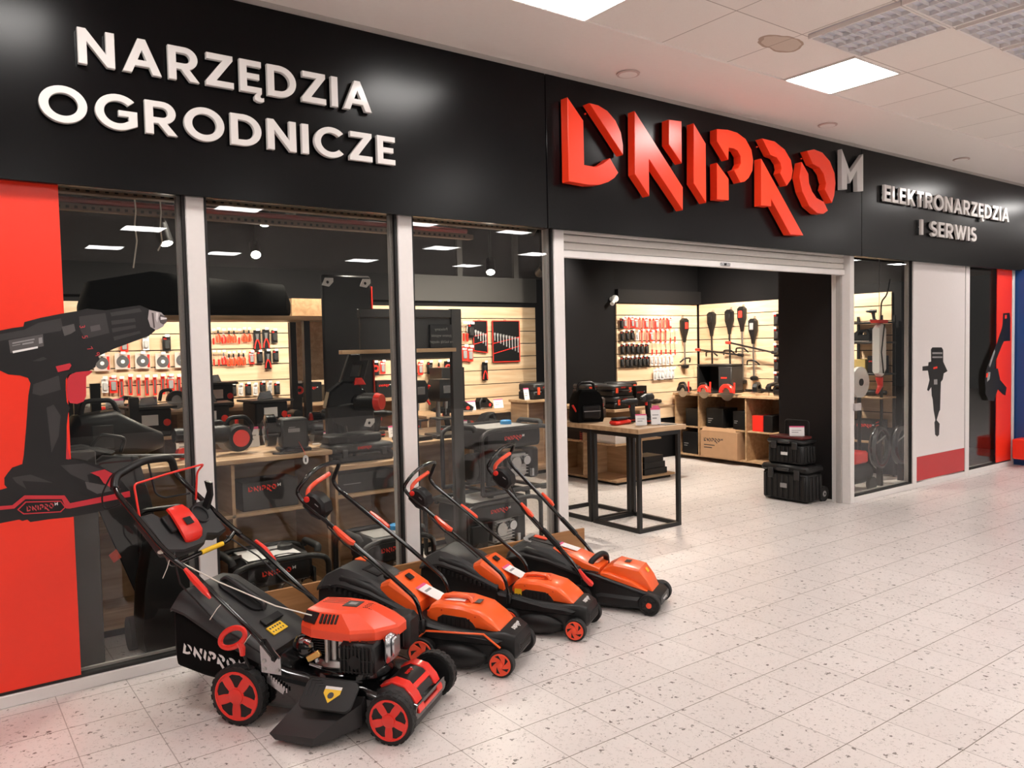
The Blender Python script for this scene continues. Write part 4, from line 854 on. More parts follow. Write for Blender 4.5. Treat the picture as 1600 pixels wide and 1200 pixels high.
def small_electric(loc, rz):
    t = thing('lawn_mower', 'small electric lawn mower with a black bar grip and orange hubs, farthest of the row', 'lawn mower', (loc[0], loc[1], 0), rz)
    d = MB().use(BLACK); d.loft([sec(-.45, .12, .05, .235, .03), sec(-.40, .142, .03, .225, .03), sec(-.30, .148, .015, .20, .03), sec(-.08, .148, .018, .142, .03), sec(.02, .128, .03, .118, .025), sec(.055, .10, .05, .10, .02)])
    for s in (-1, 1):
        d.prism([(-.33, .03), (-.34, .09), (-.30, .105), (-.06, .10), (-.04, .03)], lambda u, v, w: (u, s*w, v), .12, .165, c=.018)
        d.prism([(-.50, .255), (-.31, .205), (-.06, .140), (.03, .120), (.03, .10), (-.06, .115), (-.31, .175), (-.48, .22)], lambda u, v, w: (u, s*w, v), .115, .15, c=.008)
    dk = d.build('deck', t, ang=30)
    wheel(t, 'front_wheel', -.002, -.148, .064, .04, -1, BLACK, 'cross', False); wheel(t, 'front_wheel', -.002, .148, .064, .04, 1, BLACK, 'cross', False)
    wheel(t, 'rear_wheel', -.43, -.150, .072, .04, -1, BLACK, 'cross', False); wheel(t, 'rear_wheel', -.43, .150, .072, .04, 1, BLACK, 'cross', False)
    MB().use(DARKSTEEL).cyl((0, -.13, .064), (0, .13, .064), .006).cyl((-.43, -.13, .072), (-.43, .13, .072), .006).build('axle', t)
    c = MB().use(ORANGE)
    c.loft([sec(-.30, .10, .18, .238, .012), sec(-.235, .108, .16, .274, .02), sec(-.08, .098, .13, .250, .02), (sec(-.03, .09, .11, .19, .02)), sec(.0, .082, .10, .122, .008)])
    c.loft([sec(-.31, .128, .17, .222, .012), sec(-.26, .132, .16, .222, .015), sec(-.12, .130, .12, .186, .015), sec(-.015, .118, .09, .122, .01)])
    mc = c.build('motor_cover', t, ang=22)
    MB().use(SMOKE).box(-.19, -.155, -.012, .012, .2672, .2695).box(-.19, -.155, .018, .04, .2672, .2695).build('cover_mark', mc)
    MB().use(YELLOW).add([(-.062, -.01, .2385), (-.062, .03, .2385), (-.045, .03, .2145), (-.045, -.01, .2145)], [(0, 1, 2, 3)]).build('warning_sticker', mc)
    r = MB().use(ORANGE); r.loft([sec(-.645, .085, .285, .335, .01), sec(-.50, .105, .235, .302, .015), sec(-.42, .110, .2, .272, .015), sec(-.32, .11, .18, .240, .012)]); rf = r.build('rear_flap', t, ang=25)
    g = MB().use(SMOKE)
    for y_ in (-.075, -.05): g.add([(-.63, y_, .3335), (-.63, y_+.006, .3335), (-.505, y_+.006, .3045), (-.505, y_, .3045)], [(0, 1, 2, 3)])
    g.build('flap_grooves', rf)
    p = MB().use(WHITE); p.T = Matrix.Translation((-.565, .02, .322)) @ Matrix.Rotation(.23, 4, 'Y'); p.box(-.06, .07, -.03, .045, .0, .003); p.use(PINK).box(-.06, -.045, -.03, .045, .003, .0036); p.build('price_label', t)
    MB().use(BLACK).tube(rnd([(-.385, -.085, .20), (-.385, -.08, .265), (-.36, -.03, .292), (-.345, .03, .296), (-.335, .085, .275), (-.335, .09, .21)], .02, 4), [.020]*3+[.018]*200 if 0 else .0185, 12).build('bar_grip', t)
    b = MB().use(BLACK); b.loft([sec(-.955, .10, .17, .245, .03), sec(-.92, .13, .13, .295, .04), sec(-.79, .148, .10, .345, .04), sec(-.64, .146, .09, .31, .035), sec(-.42, .13, .08, .215, .03)]); bag = b.build('grass_box', t)
    l = MB().use(CHAR)
    def ls(x, hw, z0, z1, hw2): return [(x, -hw, z0), (x, -hw, z0+.012), (x, -hw2, z1-.006), (x, -hw2+.02, z1), (x, hw2-.02, z1), (x, hw2, z1-.006), (x, hw, z0+.012), (x, hw, z0)]
    l.loft([ls(-.94, .12, .235, .285, .085), ls(-.90, .145, .255, .325, .10), ls(-.80, .155, .28, .364, .11), ls(-.64, .153, .255, .335, .11), ls(-.44, .14, .19, .255, .10)])
    lid = l.build('box_lid', bag, ang=22)
    T = Matrix.Translation((-.735, .0, .3535)) @ Matrix.Rotation(.17, 4, 'Y')
    q = MB().use(mat('mid_grey_plastic', (.22, .215, .21), .5)); q.T = T; q.prism([(-.09, -.09), (-.11, -.05), (-.11, .07), (-.085, .085), (-.05, .085), (-.05, .07), (-.08, .06), (-.085, -.04), (-.06, -.075), (-.04, -.075), (-.04, -.10)], XY, -.004, .003).build('lid_trim', lid)
    q = MB().use(GASKET); q.T = T; q.box(-.06, .12, -.04, .0, -.004, .0025).build('grip_recess', lid)
    q = MB().use(ORED); q.T = T; q.box(-.07, .02, .02, .055, -.003, .012, .006).build('lid_tab', lid)
    u_handle(t, [(-.40, .165), (-.415, .20), (-.487, .296), (-.687, .493)], [(-.995, .79), (-1.035, .84)], (-.975, .955), .165, .15)
    for s in (-1, 1):
        MB().use(RED).tube([(-.425, s*.186, .245), (-.385, s*.19, .195), (-.35, s*.188, .165), (-.34, s*.184, .158)], [.008, .016, .018, .012], 8).build('clamp_lever', t)
        MB().use(BLACK).tube([(-.66, s*.165, .467), (-.56, s*.165, .37)], .016, 8).build('tube_sleeve', t)
        MB().use(BLACK).box(-.42, -.375, s*.14, s*.18, .14, .19, .008).build('handle_foot', t)
    switch_box(t, -.93, .775); bail(t, [(-1.0, -.10, .78), (-1.018, -.09, .832), (-.995, -.05, .868), (-.965, .04, .902)])
    MB().use(BLACK).tube([(-.89, -.13, .73), (-.80, -.165, .58), (-.62, -.16, .40), (-.45, -.16, .24), (-.32, -.13, .22)], .004, 6).build('cable', t)
    for s in (-1, 1): MB().use(ORED).tube([(-.80, s*.178, .625), (-.74, s*.182, .565), (-.72, s*.178, .545)], [.008, .015, .010], 8).build('fold_lever', t)
    lw = MB().use(WHITE); logo(lw, lambda u, v_, w_: (.0565-v_*.45+w_, -.05+u, .075+v_*.5), 0, -.012, .08, .03, .002, .003); lw.build('nose_word', dk, smooth=False)
    return t
petrol_mower((1.222, 3.572), math.radians(-52.9))
electric((2.333, 3.211), math.radians(-55.3), 'electric lawn mower with an orange line along its side, just behind the petrol mower', True, False, True)
m3 = electric((2.911, 3.327), math.radians(-58), 'electric lawn mower with a square yellow sticker on its orange cover, third in the row', False, True, False); m3.scale = (.92,)*3
small_electric((3.510, 3.345), math.radians(-60))
brd = MB().use(BOARD).box(1.35, 3.735, 4.242, 4.2605, .0, .298, .002).build('plank')
tag(brd, 'long brown chipboard plank on edge behind the row of mowers', 'plank')

# ---------------------------------------------------------------- shop shell
struct(bx('wall_back', -1.5, 9.3, 8.93, 9.0, 0, 3.43, DARKWALL))
struct(bx('wall_left', -1.5, -1.4, 4.41, 8.92, 0, 3.43, DARKWALL))
struct(bx('wall_right_shop', 9.06, 9.14, 4.75, 8.92, 0, 3.30, DARKWALL))
struct(bx('ceiling_shop', -1.5, 12.2, 4.56, 9.2, 3.30, 3.36, NAVY))
struct(bx('wall_end_right', 12.1, 12.2, 4.41, 9.2, 0, 3.29, mat('grey_wall', (.10, .095, .09), .7)))
struct(bx('wall_back_right', 9.15, 12.09, 7.6, 7.7, 0, 3.29, mat('grey_wall', (.10, .095, .09), .7)))
LINES = [2.135, 1.975, 1.80, 1.63, 1.455, 1.275, 1.09, .91, .73, .55]
def slatwall(name, x0, x1, y, horizontal=True):
    m = MB()
    for a, b in zip(LINES, LINES[1:]):
        if horizontal: m.use(SLAT).box(x0, x1, y-.022, y, b+.009, a-.001, .001)
        else: m.use(SLAT_Y).box(y-.022, y, x0, x1, b+.009, a-.001, .001)
    m.use(BLACK)
    if horizontal: m.box(x0+.002, x1-.002, y-.006, y+.004, .55, 2.13)
    else: m.box(y-.006, y+.004, x0+.002, x1-.002, .55, 2.13)
    return struct(m.build(name))
SLAT_Y = wood('slat_oak_side', (.60, .41, .25), (.74, .55, .37), 1.6, axis=1)
slatwall('trim_10', -1.3, 6.98, 8.92)                       # slatted oak cladding of the back wall
slatwall('trim_11', 7.40, 8.99, 7.72)
slatwall('trim_12', 4.85, 7.69, 9.05, False)
struct(bx('wall_niche', 7.385, 9.05, 7.725, 7.80, 0, 3.29, DARKWALL))
struct(bx('wall_column', 6.55, 7.38, 7.72, 8.05, 0, 3.29, mat('column_black', (.006, .0058, .0065), .6, spec=.12)))
struct(bx('wall_return', 7.262, 7.32, 4.47, 5.12, 0, 3.29, mat('return_grey', (.016, .0138, .0138), .6, spec=.2)))
# grey bulkhead and dark panels above the cladding
struct(bx('trim_13', 4.7, 6.98, 8.86, 8.925, 2.20, 2.53, mat('bulkhead_grey', (.04, .0375, .036), .6))).name and struct(bx('trim_31', -1.3, 4.695, 8.86, 8.925, 2.20, 2.53, DARKWALL))
for i, x in enumerate((4.8, 5.73, 6.65)): struct(bx('trim_%d' % (14+i), x-.04, x+.04, 8.88, 8.925, 2.531, 3.29, mat('bulkhead_grey', (.045, .042, .040), .6)))
struct(bx('trim_30', 7.40, 9.04, 7.66, 7.722, 2.14, 2.32, mat('fascia_dark', (.010, .009, .009), .6, spec=.15)))
# perforated cable trays under the shop ceiling, right behind the glass
def tray(y, z, label, red):
    t = thing('cable_tray', label, 'cable tray')
    m = MB().use(BROWNSTEEL); m.box(-1.2, 3.55, y, y+.06, z, z+.004).box(-1.2, 3.55, y+.060, y+.063, z, z+.05)
    m.box(-1.2, 3.55, y-.003, y, z, z+.035); m.build('channel', t)
    s = MB().use(BLACK)
    for i in range(100): s.box(-1.0+i*.045, -.982+i*.045, y-.0045, y-.003, z+.008, z+.024)
    h = s.build('slots', t)
    if red: MB().use(mat('red_conduit', (.30, .03, .025), .5)).tube([(-1.2, y+.02, z+.06), (3.5, y+.02, z+.06)], .018).build('conduit', t)
    for x in (-.6, .8, 2.2, 3.3): MB().use(DARKSTEEL).cyl((x, y+.03, z+.004), (x, y+.03, 3.295), .004, n=6).build('hanger', t)
tray(4.60, 2.425, 'perforated brown cable tray just behind the top of the glass', False)
tray(5.30, 2.45, 'perforated brown cable tray with a red conduit, second behind the glass', True)
for i, (x, y, L_, lb) in enumerate(((.97, 4.75, .38, 'thin pale cable hanging in the first window, left one'), (1.10, 4.75, .28, 'thin pale cable hanging in the first window, right one'))):
    c = MB().use(STRING).tube([(x, y, 3.299), (x, y, 2.5), (x+.004, y, 2.38), (x-.004, y, 2.30), (x+.006, y+.01, 2.22), (x-.02, y, 2.45-L_)], .004, 6).build('hanging_cable'); tag(c, lb, 'cable')
# track lights
def spot(x, y, z, tx, ty, tz, label, group=None, w=None):
    t = thing('track_spot', label, 'spotlight', (x, y, z), 0, group)
    d = (Vector((tx, ty, tz))-Vector((x, y, z))).normalized()
    MB().use(BLACK).cyl(tuple(-d*.09), tuple(d*.06), .042, .046, 20).build('head', t)
    MB().use(BLACK).cyl((0, 0, 0), (0, 0, (2.9998 if z > 2.8 and (abs(y-6.9) < .02 and x < 7 or abs(y-5.6) < .02 and x < 3.4 or abs(y-6) < .02 and 6.8 < x < 8.8) else 3.299)-z), .010, n=8).build('stem', t)
    MB().use(BULB).cyl(tuple(d*.0602), tuple(d*.0612), .036, n=20).build('bulb', t)
    l = bpy.data.lights.new('spot_lamp', 'SPOT'); l.energy = w or SPOT; l.spot_size = math.radians(84); l.spot_blend = .8; l.color = (1, .90, .77); l.shadow_soft_size = .04
    lo = bpy.data.objects.new('spot_lamp', l); COL.objects.link(lo); lo.parent = t; lo.location = d*.075; lo.rotation_euler = d.to_track_quat('-Z', 'Y').to_euler()
    return t
for i, (x0, x1, y) in enumerate(((-.8, 7.0, 6.9), (-.8, 3.4, 5.6), (6.8, 8.8, 6.0))):
    rl = bx('track_rail', x0, x1, y-.018, y+.018, 3.0, 3.025, BLACK)
    for x in (x0+.25, x1-.25): MB().use(DARKSTEEL).cyl((x, y, 3.0255), (x, y, 3.2995), .005, n=6).build('hanger', rl)
    tag(rl, ('long black lighting track across the middle of the shop', 'black lighting track nearer the windows', 'short black lighting track deep in the doorway')[i], 'lighting track')
    pass
GS = 'track spots lighting the tool walls'
spot(1.29, 5.5, 2.36, 1.55, 4.9, .9, 'glowing black spotlight in the first window, near the top', None, 26)
spot(2.13, 6.0, 2.61, 1.75, 5.0, 1.1, 'glowing spotlight in the second window, upper one', None, 26)
spot(2.22, 6.5, 2.42, 1.9, 5.1, 1.2, 'glowing spotlight in the second window, lower one', None, 26)
spot(4.20, 6.0, 2.32, 3.6, 5.1, .9, 'glowing spotlight in the third window, near its middle', None, 26)
spot(4.79, 6.0, 2.31, 5.9, 8.9, 1.5, 'glowing spotlight in the third window, beside the white post')
for x, y, tx, ty, tz in ((.6, 6.9, .8, 8.9, 1.4), (2.0, 6.9, 2.2, 8.9, 1.4), (2.7, 6.9, 2.8, 8.9, 1.4), (4.4, 6.9, 4.5, 8.9, 1.4), (3.3, 6.9, 3.4, 8.9, 1.5), (5.4, 6.9, 5.6, 8.9, 1.5), (6.3, 6.9, 6.3, 8.9, 1.4), (7.6, 6.0, 7.9, 7.7, 1.5), (8.4, 6.0, 8.5, 7.7, 1.5), (7.4, 6.5, 9.0, 7.1, 1.5), (7.4, 5.8, 9.0, 6.2, 1.5), (7.2, 6.0, 8.4, 5.6, .6), (6.6, 6.0, 5.6, 5.6, .4), (3.2, 5.6, 3.3, 5.2, .6), (6.9, 6.9, 6.7, 6.9, .8), (8.3, 5.2, 9.0, 5.2, 1.6), (10.3, 5.6, 10.2, 6.6, .6)):
    spot(x, y, 2.86, tx, ty, tz, 'unseen black spot added to brighten the counter behind the windows', GS)

spot(1.5, 5.6, 2.86, 1.5, 5.25, .9, 'unseen black spot added to brighten the counter behind the windows', GS, 50)  # unseen fill spot, added to lift the dark counter
spot(2.9, 5.6, 2.86, 2.9, 6.2, .8, 'unseen black spot added to brighten the counter behind the windows', GS, 60)  # unseen fill spot, added to brighten the middle table
# ---------------------------------------------------------------- shop furniture
def counter(name, label, x0, x1, y0, y1, z, shelves=(), mids=(), m=WOOD, back=True, th=.03, base=.05, overhang=.02, cat='counter', face='y'):
    t = thing(name, label, cat, ((x0+x1)/2, (y0+y1)/2, 0)); ox, oy = (x0+x1)/2, (y0+y1)/2
    w, d = (x1-x0)/2, (y1-y0)/2
    bx('top', -w-overhang, w+overhang, -d-overhang, d+overhang, z-th, z, m, .003, t)
    if face == 'x':
        for s in (-1, 1): bx('side_panel', -w, w, min(s*d, s*(d-.02)), max(s*d, s*(d-.02)), base+.0205, z-th-.0005, WOOD, parent=t)
        bx('back_panel', w-.015, w, -d+.0205, d-.0205, base+.0205, z-th-.0005, WOODX, parent=t); bx('bottom_board', -w, w, -d, d, base, base+.02, m, parent=t)
    else:
        for s in (-1, 1): bx('side_panel', min(s*w, s*(w-.02)), max(s*w, s*(w-.02)), -d, d, base+.02, z-th-.0005, WOODX, parent=t)
        bx('back_panel', -w+.0205, w-.0205, d-.015, d, base+.0205, z-th-.0005, WOOD, parent=t); bx('bottom_board', -w+.0205, w-.0205, -d, d, base, base+.02, m, parent=t); bx('plinth', -w+.03, w-.03, -d+.04, d-.04, 0, base-.0005, BLACK, parent=t)
    for q in shelves: bx('shelf', -w+.0205, w-.0205, -d+.01, d-.03, q-.02, q, m, parent=t)
    for q in mids: bx('divider', q-ox-.01, q-ox+.01, -d+.01, d-.03, base+.0205, z-th-.0005, WOODX, parent=t)
    return t
counter('display_counter', 'pale oak display counter behind the first and second windows', .25, 2.12, 4.93, 5.50, .945, (.60,), (1.50,))
counter('display_unit', 'lower oak shelf unit right of the counter in the second window', 2.16, 2.66, 4.93, 5.40, .83, (.63,))
# long low counter along the back wall
counter('back_counter', 'long oak counter along the back tool wall behind the windows', -.8, 4.5, 8.25, 8.85, 1.03, (.55,), (.6, 2.0, 3.3))
counter('side_counter', 'oak counter under the wrench sets in the third window', 4.75, 6.52, 8.15, 8.85, .80, (), (5.6,))
counter('till_desk', 'oak desk beside the dark column', 5.95, 6.48, 7.78, 8.12, .93, (), ())
counter('shelf_cabinet', 'oak shelf cabinet along the right wall with cartons in its bays', 8.42, 9.0, 5.30, 7.62, .905, (), (), face='x')
for y in (5.95, 6.78): pass
wc = bpy.data.objects['shelf_cabinet']
for y in (6.43, 7.20, 5.75): bx('divider', -.29, .26, y-6.46-.01, y-6.46+.01, .0705, .874, WOODX, parent=wc)
bx('shelf', -.27, .26, -1.13, 1.13, .435, .455, WOOD, parent=wc)
gd = thing('gondola', 'free-standing oak gondola in the middle of the shop', 'display unit', (6.715, 7.10, 0))
bx('top', -.48, .48, -.56, .58, .83, .86, WOOD, .003, gd); bx('base_board', -.48, .48, -.58, .58, .03, .055, WOOD, .002, gd); bx('plinth', -.44, .44, -.54, .54, 0, .0295, BLACK, parent=gd)
bx('spine_panel', -.09, -.06, -.57, .57, .0555, .8295, WOODX, parent=gd)
for y in (-.0, .55): bx('divider', -.46, -.0905, y-.01, y+.01, .0555, .8295, WOOD, parent=gd)
bx('shelf', -.47, -.0905, -.56, -.0105, .445, .465, WOOD, parent=gd); bx('shelf', -.47, -.0905, .0105, .54, .445, .465, WOOD, parent=gd); bx('shelf', -.0595, .44, -.40, .55, .445, .465, WOOD, parent=gd)
# two tall display tables with black frames
def frame_table(x0, x1, y0, y1, label):
    t = thing('display_table', label, 'table', (x0, y0, 0)); w, d, z = x1-x0, y1-y0, .885
    bx('top', -.015, w+.06, -.012, d-.001, z-.042, z, WOOD, .003, t); q = .035
    for a in (0, w-q):
        for b in (0, d-q-.012): bx('leg', a, a+q, b, b+q, 0, z-.0425, DARKSTEEL, .002, t)
    for zz, nm in ((0.0, 'floor_frame'), (z-.043-q, 'top_frame')):
        m = MB().use(DARKSTEEL)
        for b in (0, d-q-.012): m.box(q, w-q, b+.001, b+q-.001, zz, zz+q-.001)
        for a in (0, w-q): m.box(a+.001, a+q-.001, q, d-q-.012, zz, zz+q-.001)
        m.build(nm, t)
    return t
frame_table(4.785, 5.30, 4.735, 5.33, 'tall display table with a black box frame in the doorway, front one'); frame_table(4.79, 5.305, 5.345, 5.94, 'tall display table with a black box frame standing behind the front one')
# rack with header shelf seen in the second window
rk = thing('display_rack', 'black steel rack with an oak header shelf in the second window', 'rack', (2.1, 7.3, 0))
for x in (-1.1, .85): 
    for y in (.0, .35): bx('upright', x-.03, x+.03, y-.03, y+.03, 0, 1.88, BLACK, parent=rk)
bx('header_shelf', -1.25, 1.22, -.10, .42, 1.885, 1.925, WOOD, .003, rk); bx('middle_shelf', -1.10, .85, -.03, .38, .86, .89, WOOD, .003, rk)
bx('header_back', .76, 1.18, .10, .40, 1.926, 2.10, WOODX, parent=rk); bx('end_panel', .90, 1.20, .36, .40, 1.30, 1.884, WOODX, parent=rk)
bx('lower_shelf', -1.10, .85, -.03, .38, .30, .33, WOOD, .003, rk)
b = MB().use(FABRIC); b.loft([sec(1.05, .08, 1.93, 2.02, .05, 7.4), sec(1.12, .19, 1.928, 2.20, .07, 7.42), sec(1.6, .21, 1.928, 2.30, .09, 7.42), sec(2.3, .21, 1.928, 2.24, .09, 7.42), sec(2.74, .19, 1.928, 2.22, .08, 7.42), sec(2.81, .12, 1.93, 2.08, .05, 7.42)]); tag(b.build('tool_bag'), 'long black soft bag lying on the oak header shelf', 'bag')
rr_ = thing('display_rack', 'narrow black rack upright hung with red rolls beside the pliers wall', 'rack', (3.18, 8.17, 0))
bx('upright', -.05, .05, -.02, .02, 0, 1.95, BLACK, parent=rr_); bx('foot', -.15, .15, -.12, .06, 0, .02, BLACK, parent=rr_)

# ---------------------------------------------------------------- goods
def carton(label, x0, x1, y0, y1, z0, z1, m=BLACK, word=None, face='y', wm=None, marks=0, red_end=None, group=None, rz=0, ww=.6, wy=.62):
    """a packed product box; the word is printed on the face towards -y or -x"""
    w, d, h = (x1-x0)/2, (y1-y0)/2, z1-z0
    t = thing('carton', label, 'box', ((x0+x1)/2, (y0+y1)/2, z0), rz, group)
    bx('body', -w, w, -d, d, 0, h, m, .003, t)
    fy = (lambda u, v, q: (u, -d-q, v)) if face == 'y' else (lambda u, v, q: (-w-q, -u, v)); W_ = (w if face == 'y' else d)
    if word: l = MB().use(wm or RED); logo(l, fy, -W_*.8, h*wy, W_*2*ww, None, .0005, .0015, True, WHITE if wm is None else wm); l.build('printed_word', t, smooth=False)
    if marks:
        l = MB().use(GREYP if m is not CARD else SMOKE)
        for i in range(marks): l.prism([(-W_*.8, h*(.45-.1*i)), (-W_*.8+W_*(.6-.15*i), h*(.45-.1*i)), (-W_*.8+W_*(.6-.15*i), h*(.48-.1*i)), (-W_*.8, h*(.48-.1*i))], fy, .0005, .0012)
        l.build('printed_text', t, smooth=False)
    if red_end:
        l = MB().use(RED)
        for i in range(7):
            a, b_ = -W_+.004+red_end*i/7*0, h*i/7; l.prism([(W_-red_end, b_), (W_-.003, b_+h/14), (W_-.003, b_+h/9), (W_-red_end, b_+h/20)], fy, .0005, .0012)
        l.build('red_stripes', t, smooth=False)
    return t
def price_card(x, y, z, rz=0, w=.10, h=.13, label='white price card standing on a display', group='price cards standing on the displays'):
    t = thing('price_card', label, 'price card', (x, y, z), rz, group)
    b = MB().use(WHITE); b.T = Matrix.Rotation(-.2, 4, 'X'); b.box(-w/2, w/2, -.0015, .0015, .002, h)
    b.use(PINK).box(-w/2, w/2, -.0022, -.0016, h*.88, h); b.use(GREYP).box(-w*.35, w*.1, -.0022, -.0016, h*.35, h*.42).box(-w*.35, w*.3, -.0022, -.0016, h*.55, h*.60); b.build('card', t, smooth=False)
    MB().use(STEEL).box(-w*.4, w*.4, -.002, .035, 0, .002).build('stand', t); return t
def tool_case(label, x, y, z, rz=0, w=.44, d=.34, h=.13, up=False, red=True, group=None):
    t = thing('tool_case', label, 'tool case', (x, y, z), rz, group)
    bx('base', -w/2, w/2, -d/2, d/2, 0, h*.52, BLACK, .015, t); bx('lid', -w/2+.002, w/2-.002, -d/2+.002, d/2-.002, h*.53, h, CHAR, .018, t)
    MB().use(BLACK).tube(rnd([(-w*.18, -d/2, h*.45), (-w*.18, -d/2-.045, h*.5), (w*.18, -d/2-.045, h*.5), (w*.18, -d/2, h*.45)], .015, 3), .010, 8).build('handle', t)
    for s in (-1, 1): bx('latch', s*w*.32-.02, s*w*.32+.02, -d/2-.010, -d/2+.002, h*.30, h*.75, ORED if red else CHAR, .003, t)
    l = MB().use(RED); logo(l, lambda u, v, q: (u, -d/2-q, v), -w*.11, h*.68, w*.22, None, .0, .0015, False); l.build('word', t, smooth=False); return t
def drill_tool(label, x, y, z, rz=0, m=BLACK, acc=RED, s=1.0, group=None):
    t = thing('cordless_drill', label, 'drill', (x, y, z), rz, group); t.scale = (s,)*3
    b = MB().use(m); b.lathe([(.02, -.085), (.033, -.08), (.034, .03), (.028, .05), (.025, .06)], (0, 0, .205), (1, 0, 0), 18)
    b.prism([(-.06, .19), (.01, .19), (.0, .12), (-.012, .05), (-.065, .05), (-.055, .12)], lambda u, v, w: (u, w, v), -.018, .018, c=.008); b.build('body', t)
    MB().use(CHAR).lathe([(.024, .06), (.022, .085), (.014, .105), (.006, .108)], (0, 0, .205), (1, 0, 0), 16).cyl((.105, 0, .205), (.125, 0, .205), .004).build('chuck', t)
    bx('battery', -.085, .035, -.036, .036, 0, .052, m, .008, t); bx('battery_band', -.08, .037, -.0365, .0365, .018, .028, acc, .002, t)
    bx('trigger', .0, .014, -.01, .01, .145, .175, acc, .003, t); return t
def circular_saw(label, x, y, z, rz=0, m=RED, r=.09, group=None):
    t = thing('circular_saw', label, 'saw', (x, y, z), rz, group)
    MB().use(STEEL).cyl((0, .005, .06), (0, .008, .06), r*.92, n=36).build('blade', t)
    g = [(r*math.cos(a), .06+r*math.sin(a)) for a in (PI*i/16 for i in range(17))]+[(r*.55*math.cos(a), .06+r*.55*math.sin(a)) for a in (PI-PI*i/16 for i in range(17))]
    MB().use(m).prism(g, lambda u, v, w: (u, w, v), -.022, .028, c=.006).build('guard', t)
    MB().use(STEEL).box(-r*1.35, r*1.45, -.05, -.012, .035, .040).box(-r*1.35, r*1.45, .03, .10, .035, .040).box(-r*1.35, -r*1.05, -.0125, .0305, .035, .040).box(r*1.1, r*1.45, -.0125, .0305, .035, .040).build('base_plate', t)
    MB().use(BLACK).cyl((0, .03, .07), (0, .15, .08), .042, .036, 18).build('motor', t)
    MB().use(BLACK).tube(rnd([(-.01, .08, .12), (-.03, .08, .17), (-.12, .08, .16), (-.14, .08, .06)], .03, 4), .017, 10).build('handle', t)
    MB().use(RED).cyl((r*.7, .05, .05), (r*.75, .05, .19), .012, n=10).build('front_grip', t); return t
def angle_grinder(label, x, y, z, rz=0, acc=RED, group=None, s=1.0):
    t = thing('angle_grinder', label, 'grinder', (x, y, z), rz, group); t.scale = (s,)*3
    MB().use(BLACK).lathe([(.018, -.18), (.026, -.175), (.024, -.08), (.034, -.05), (.034, .04), (.025, .06)], (0, 0, .045), (1, 0, 0), 16).build('body', t)
    MB().use(acc).cyl((.055, 0, .04), (.12, 0, .04), .030, .026, 16).build('gear_head', t)
    MB().use(STEEL).cyl((.095, 0, .012), (.095, 0, .015), .062, n=28).build('disc', t)
    MB().use(BLACK).cyl((.09, .03, .045), (.10, .14, .055), .014, n=10).build('side_handle', t); return t
def jigsaw(label, x, y, z, rz=0, acc=RED, group=None):
    t = thing('jigsaw', label, 'saw', (x, y, z), rz, group)
    MB().use(BLACK).prism([(-.10, .05), (.08, .05), (.085, .11), (.05, .15), (-.06, .17), (-.12, .13), (-.13, .07)], lambda u, v, w: (u, w, v), -.032, .032, [[(-.08, .085), (.03, .085), (.03, .115), (-.06, .13)]], .008).build('body', t)
    bx('sole_plate', -.07, .09, -.035, .035, .040, .046, STEEL, parent=t); bx('blade', .045, .055, -.001, .001, 0, .04, STEEL, parent=t); bx('side_panel', -.05, .05, -.0345, -.032, .06, .078, acc, parent=t); return t
def sander(label, x, y, z, rz=0, group=None):
    t = thing('belt_sander', label, 'sander', (x, y, z), rz, group)
    MB().use(BLACK).prism([(-.13, .02), (.13, .02), (.14, .06), (.09, .09), (.02, .14), (-.10, .15), (-.14, .10)], lambda u, v, w: (u, w, v), -.05, .05, [[(-.09, .085), (.0, .085), (-.01, .115), (-.08, .12)]], .012).build('body', t)
    MB().use(RED).cyl((.06, -.054, .05), (.06, -.05, .05), .022, n=18).build('knob', t); MB().use(STEEL).box(-.12, .12, -.045, .045, 0, .02, .004).build('belt', t); return t
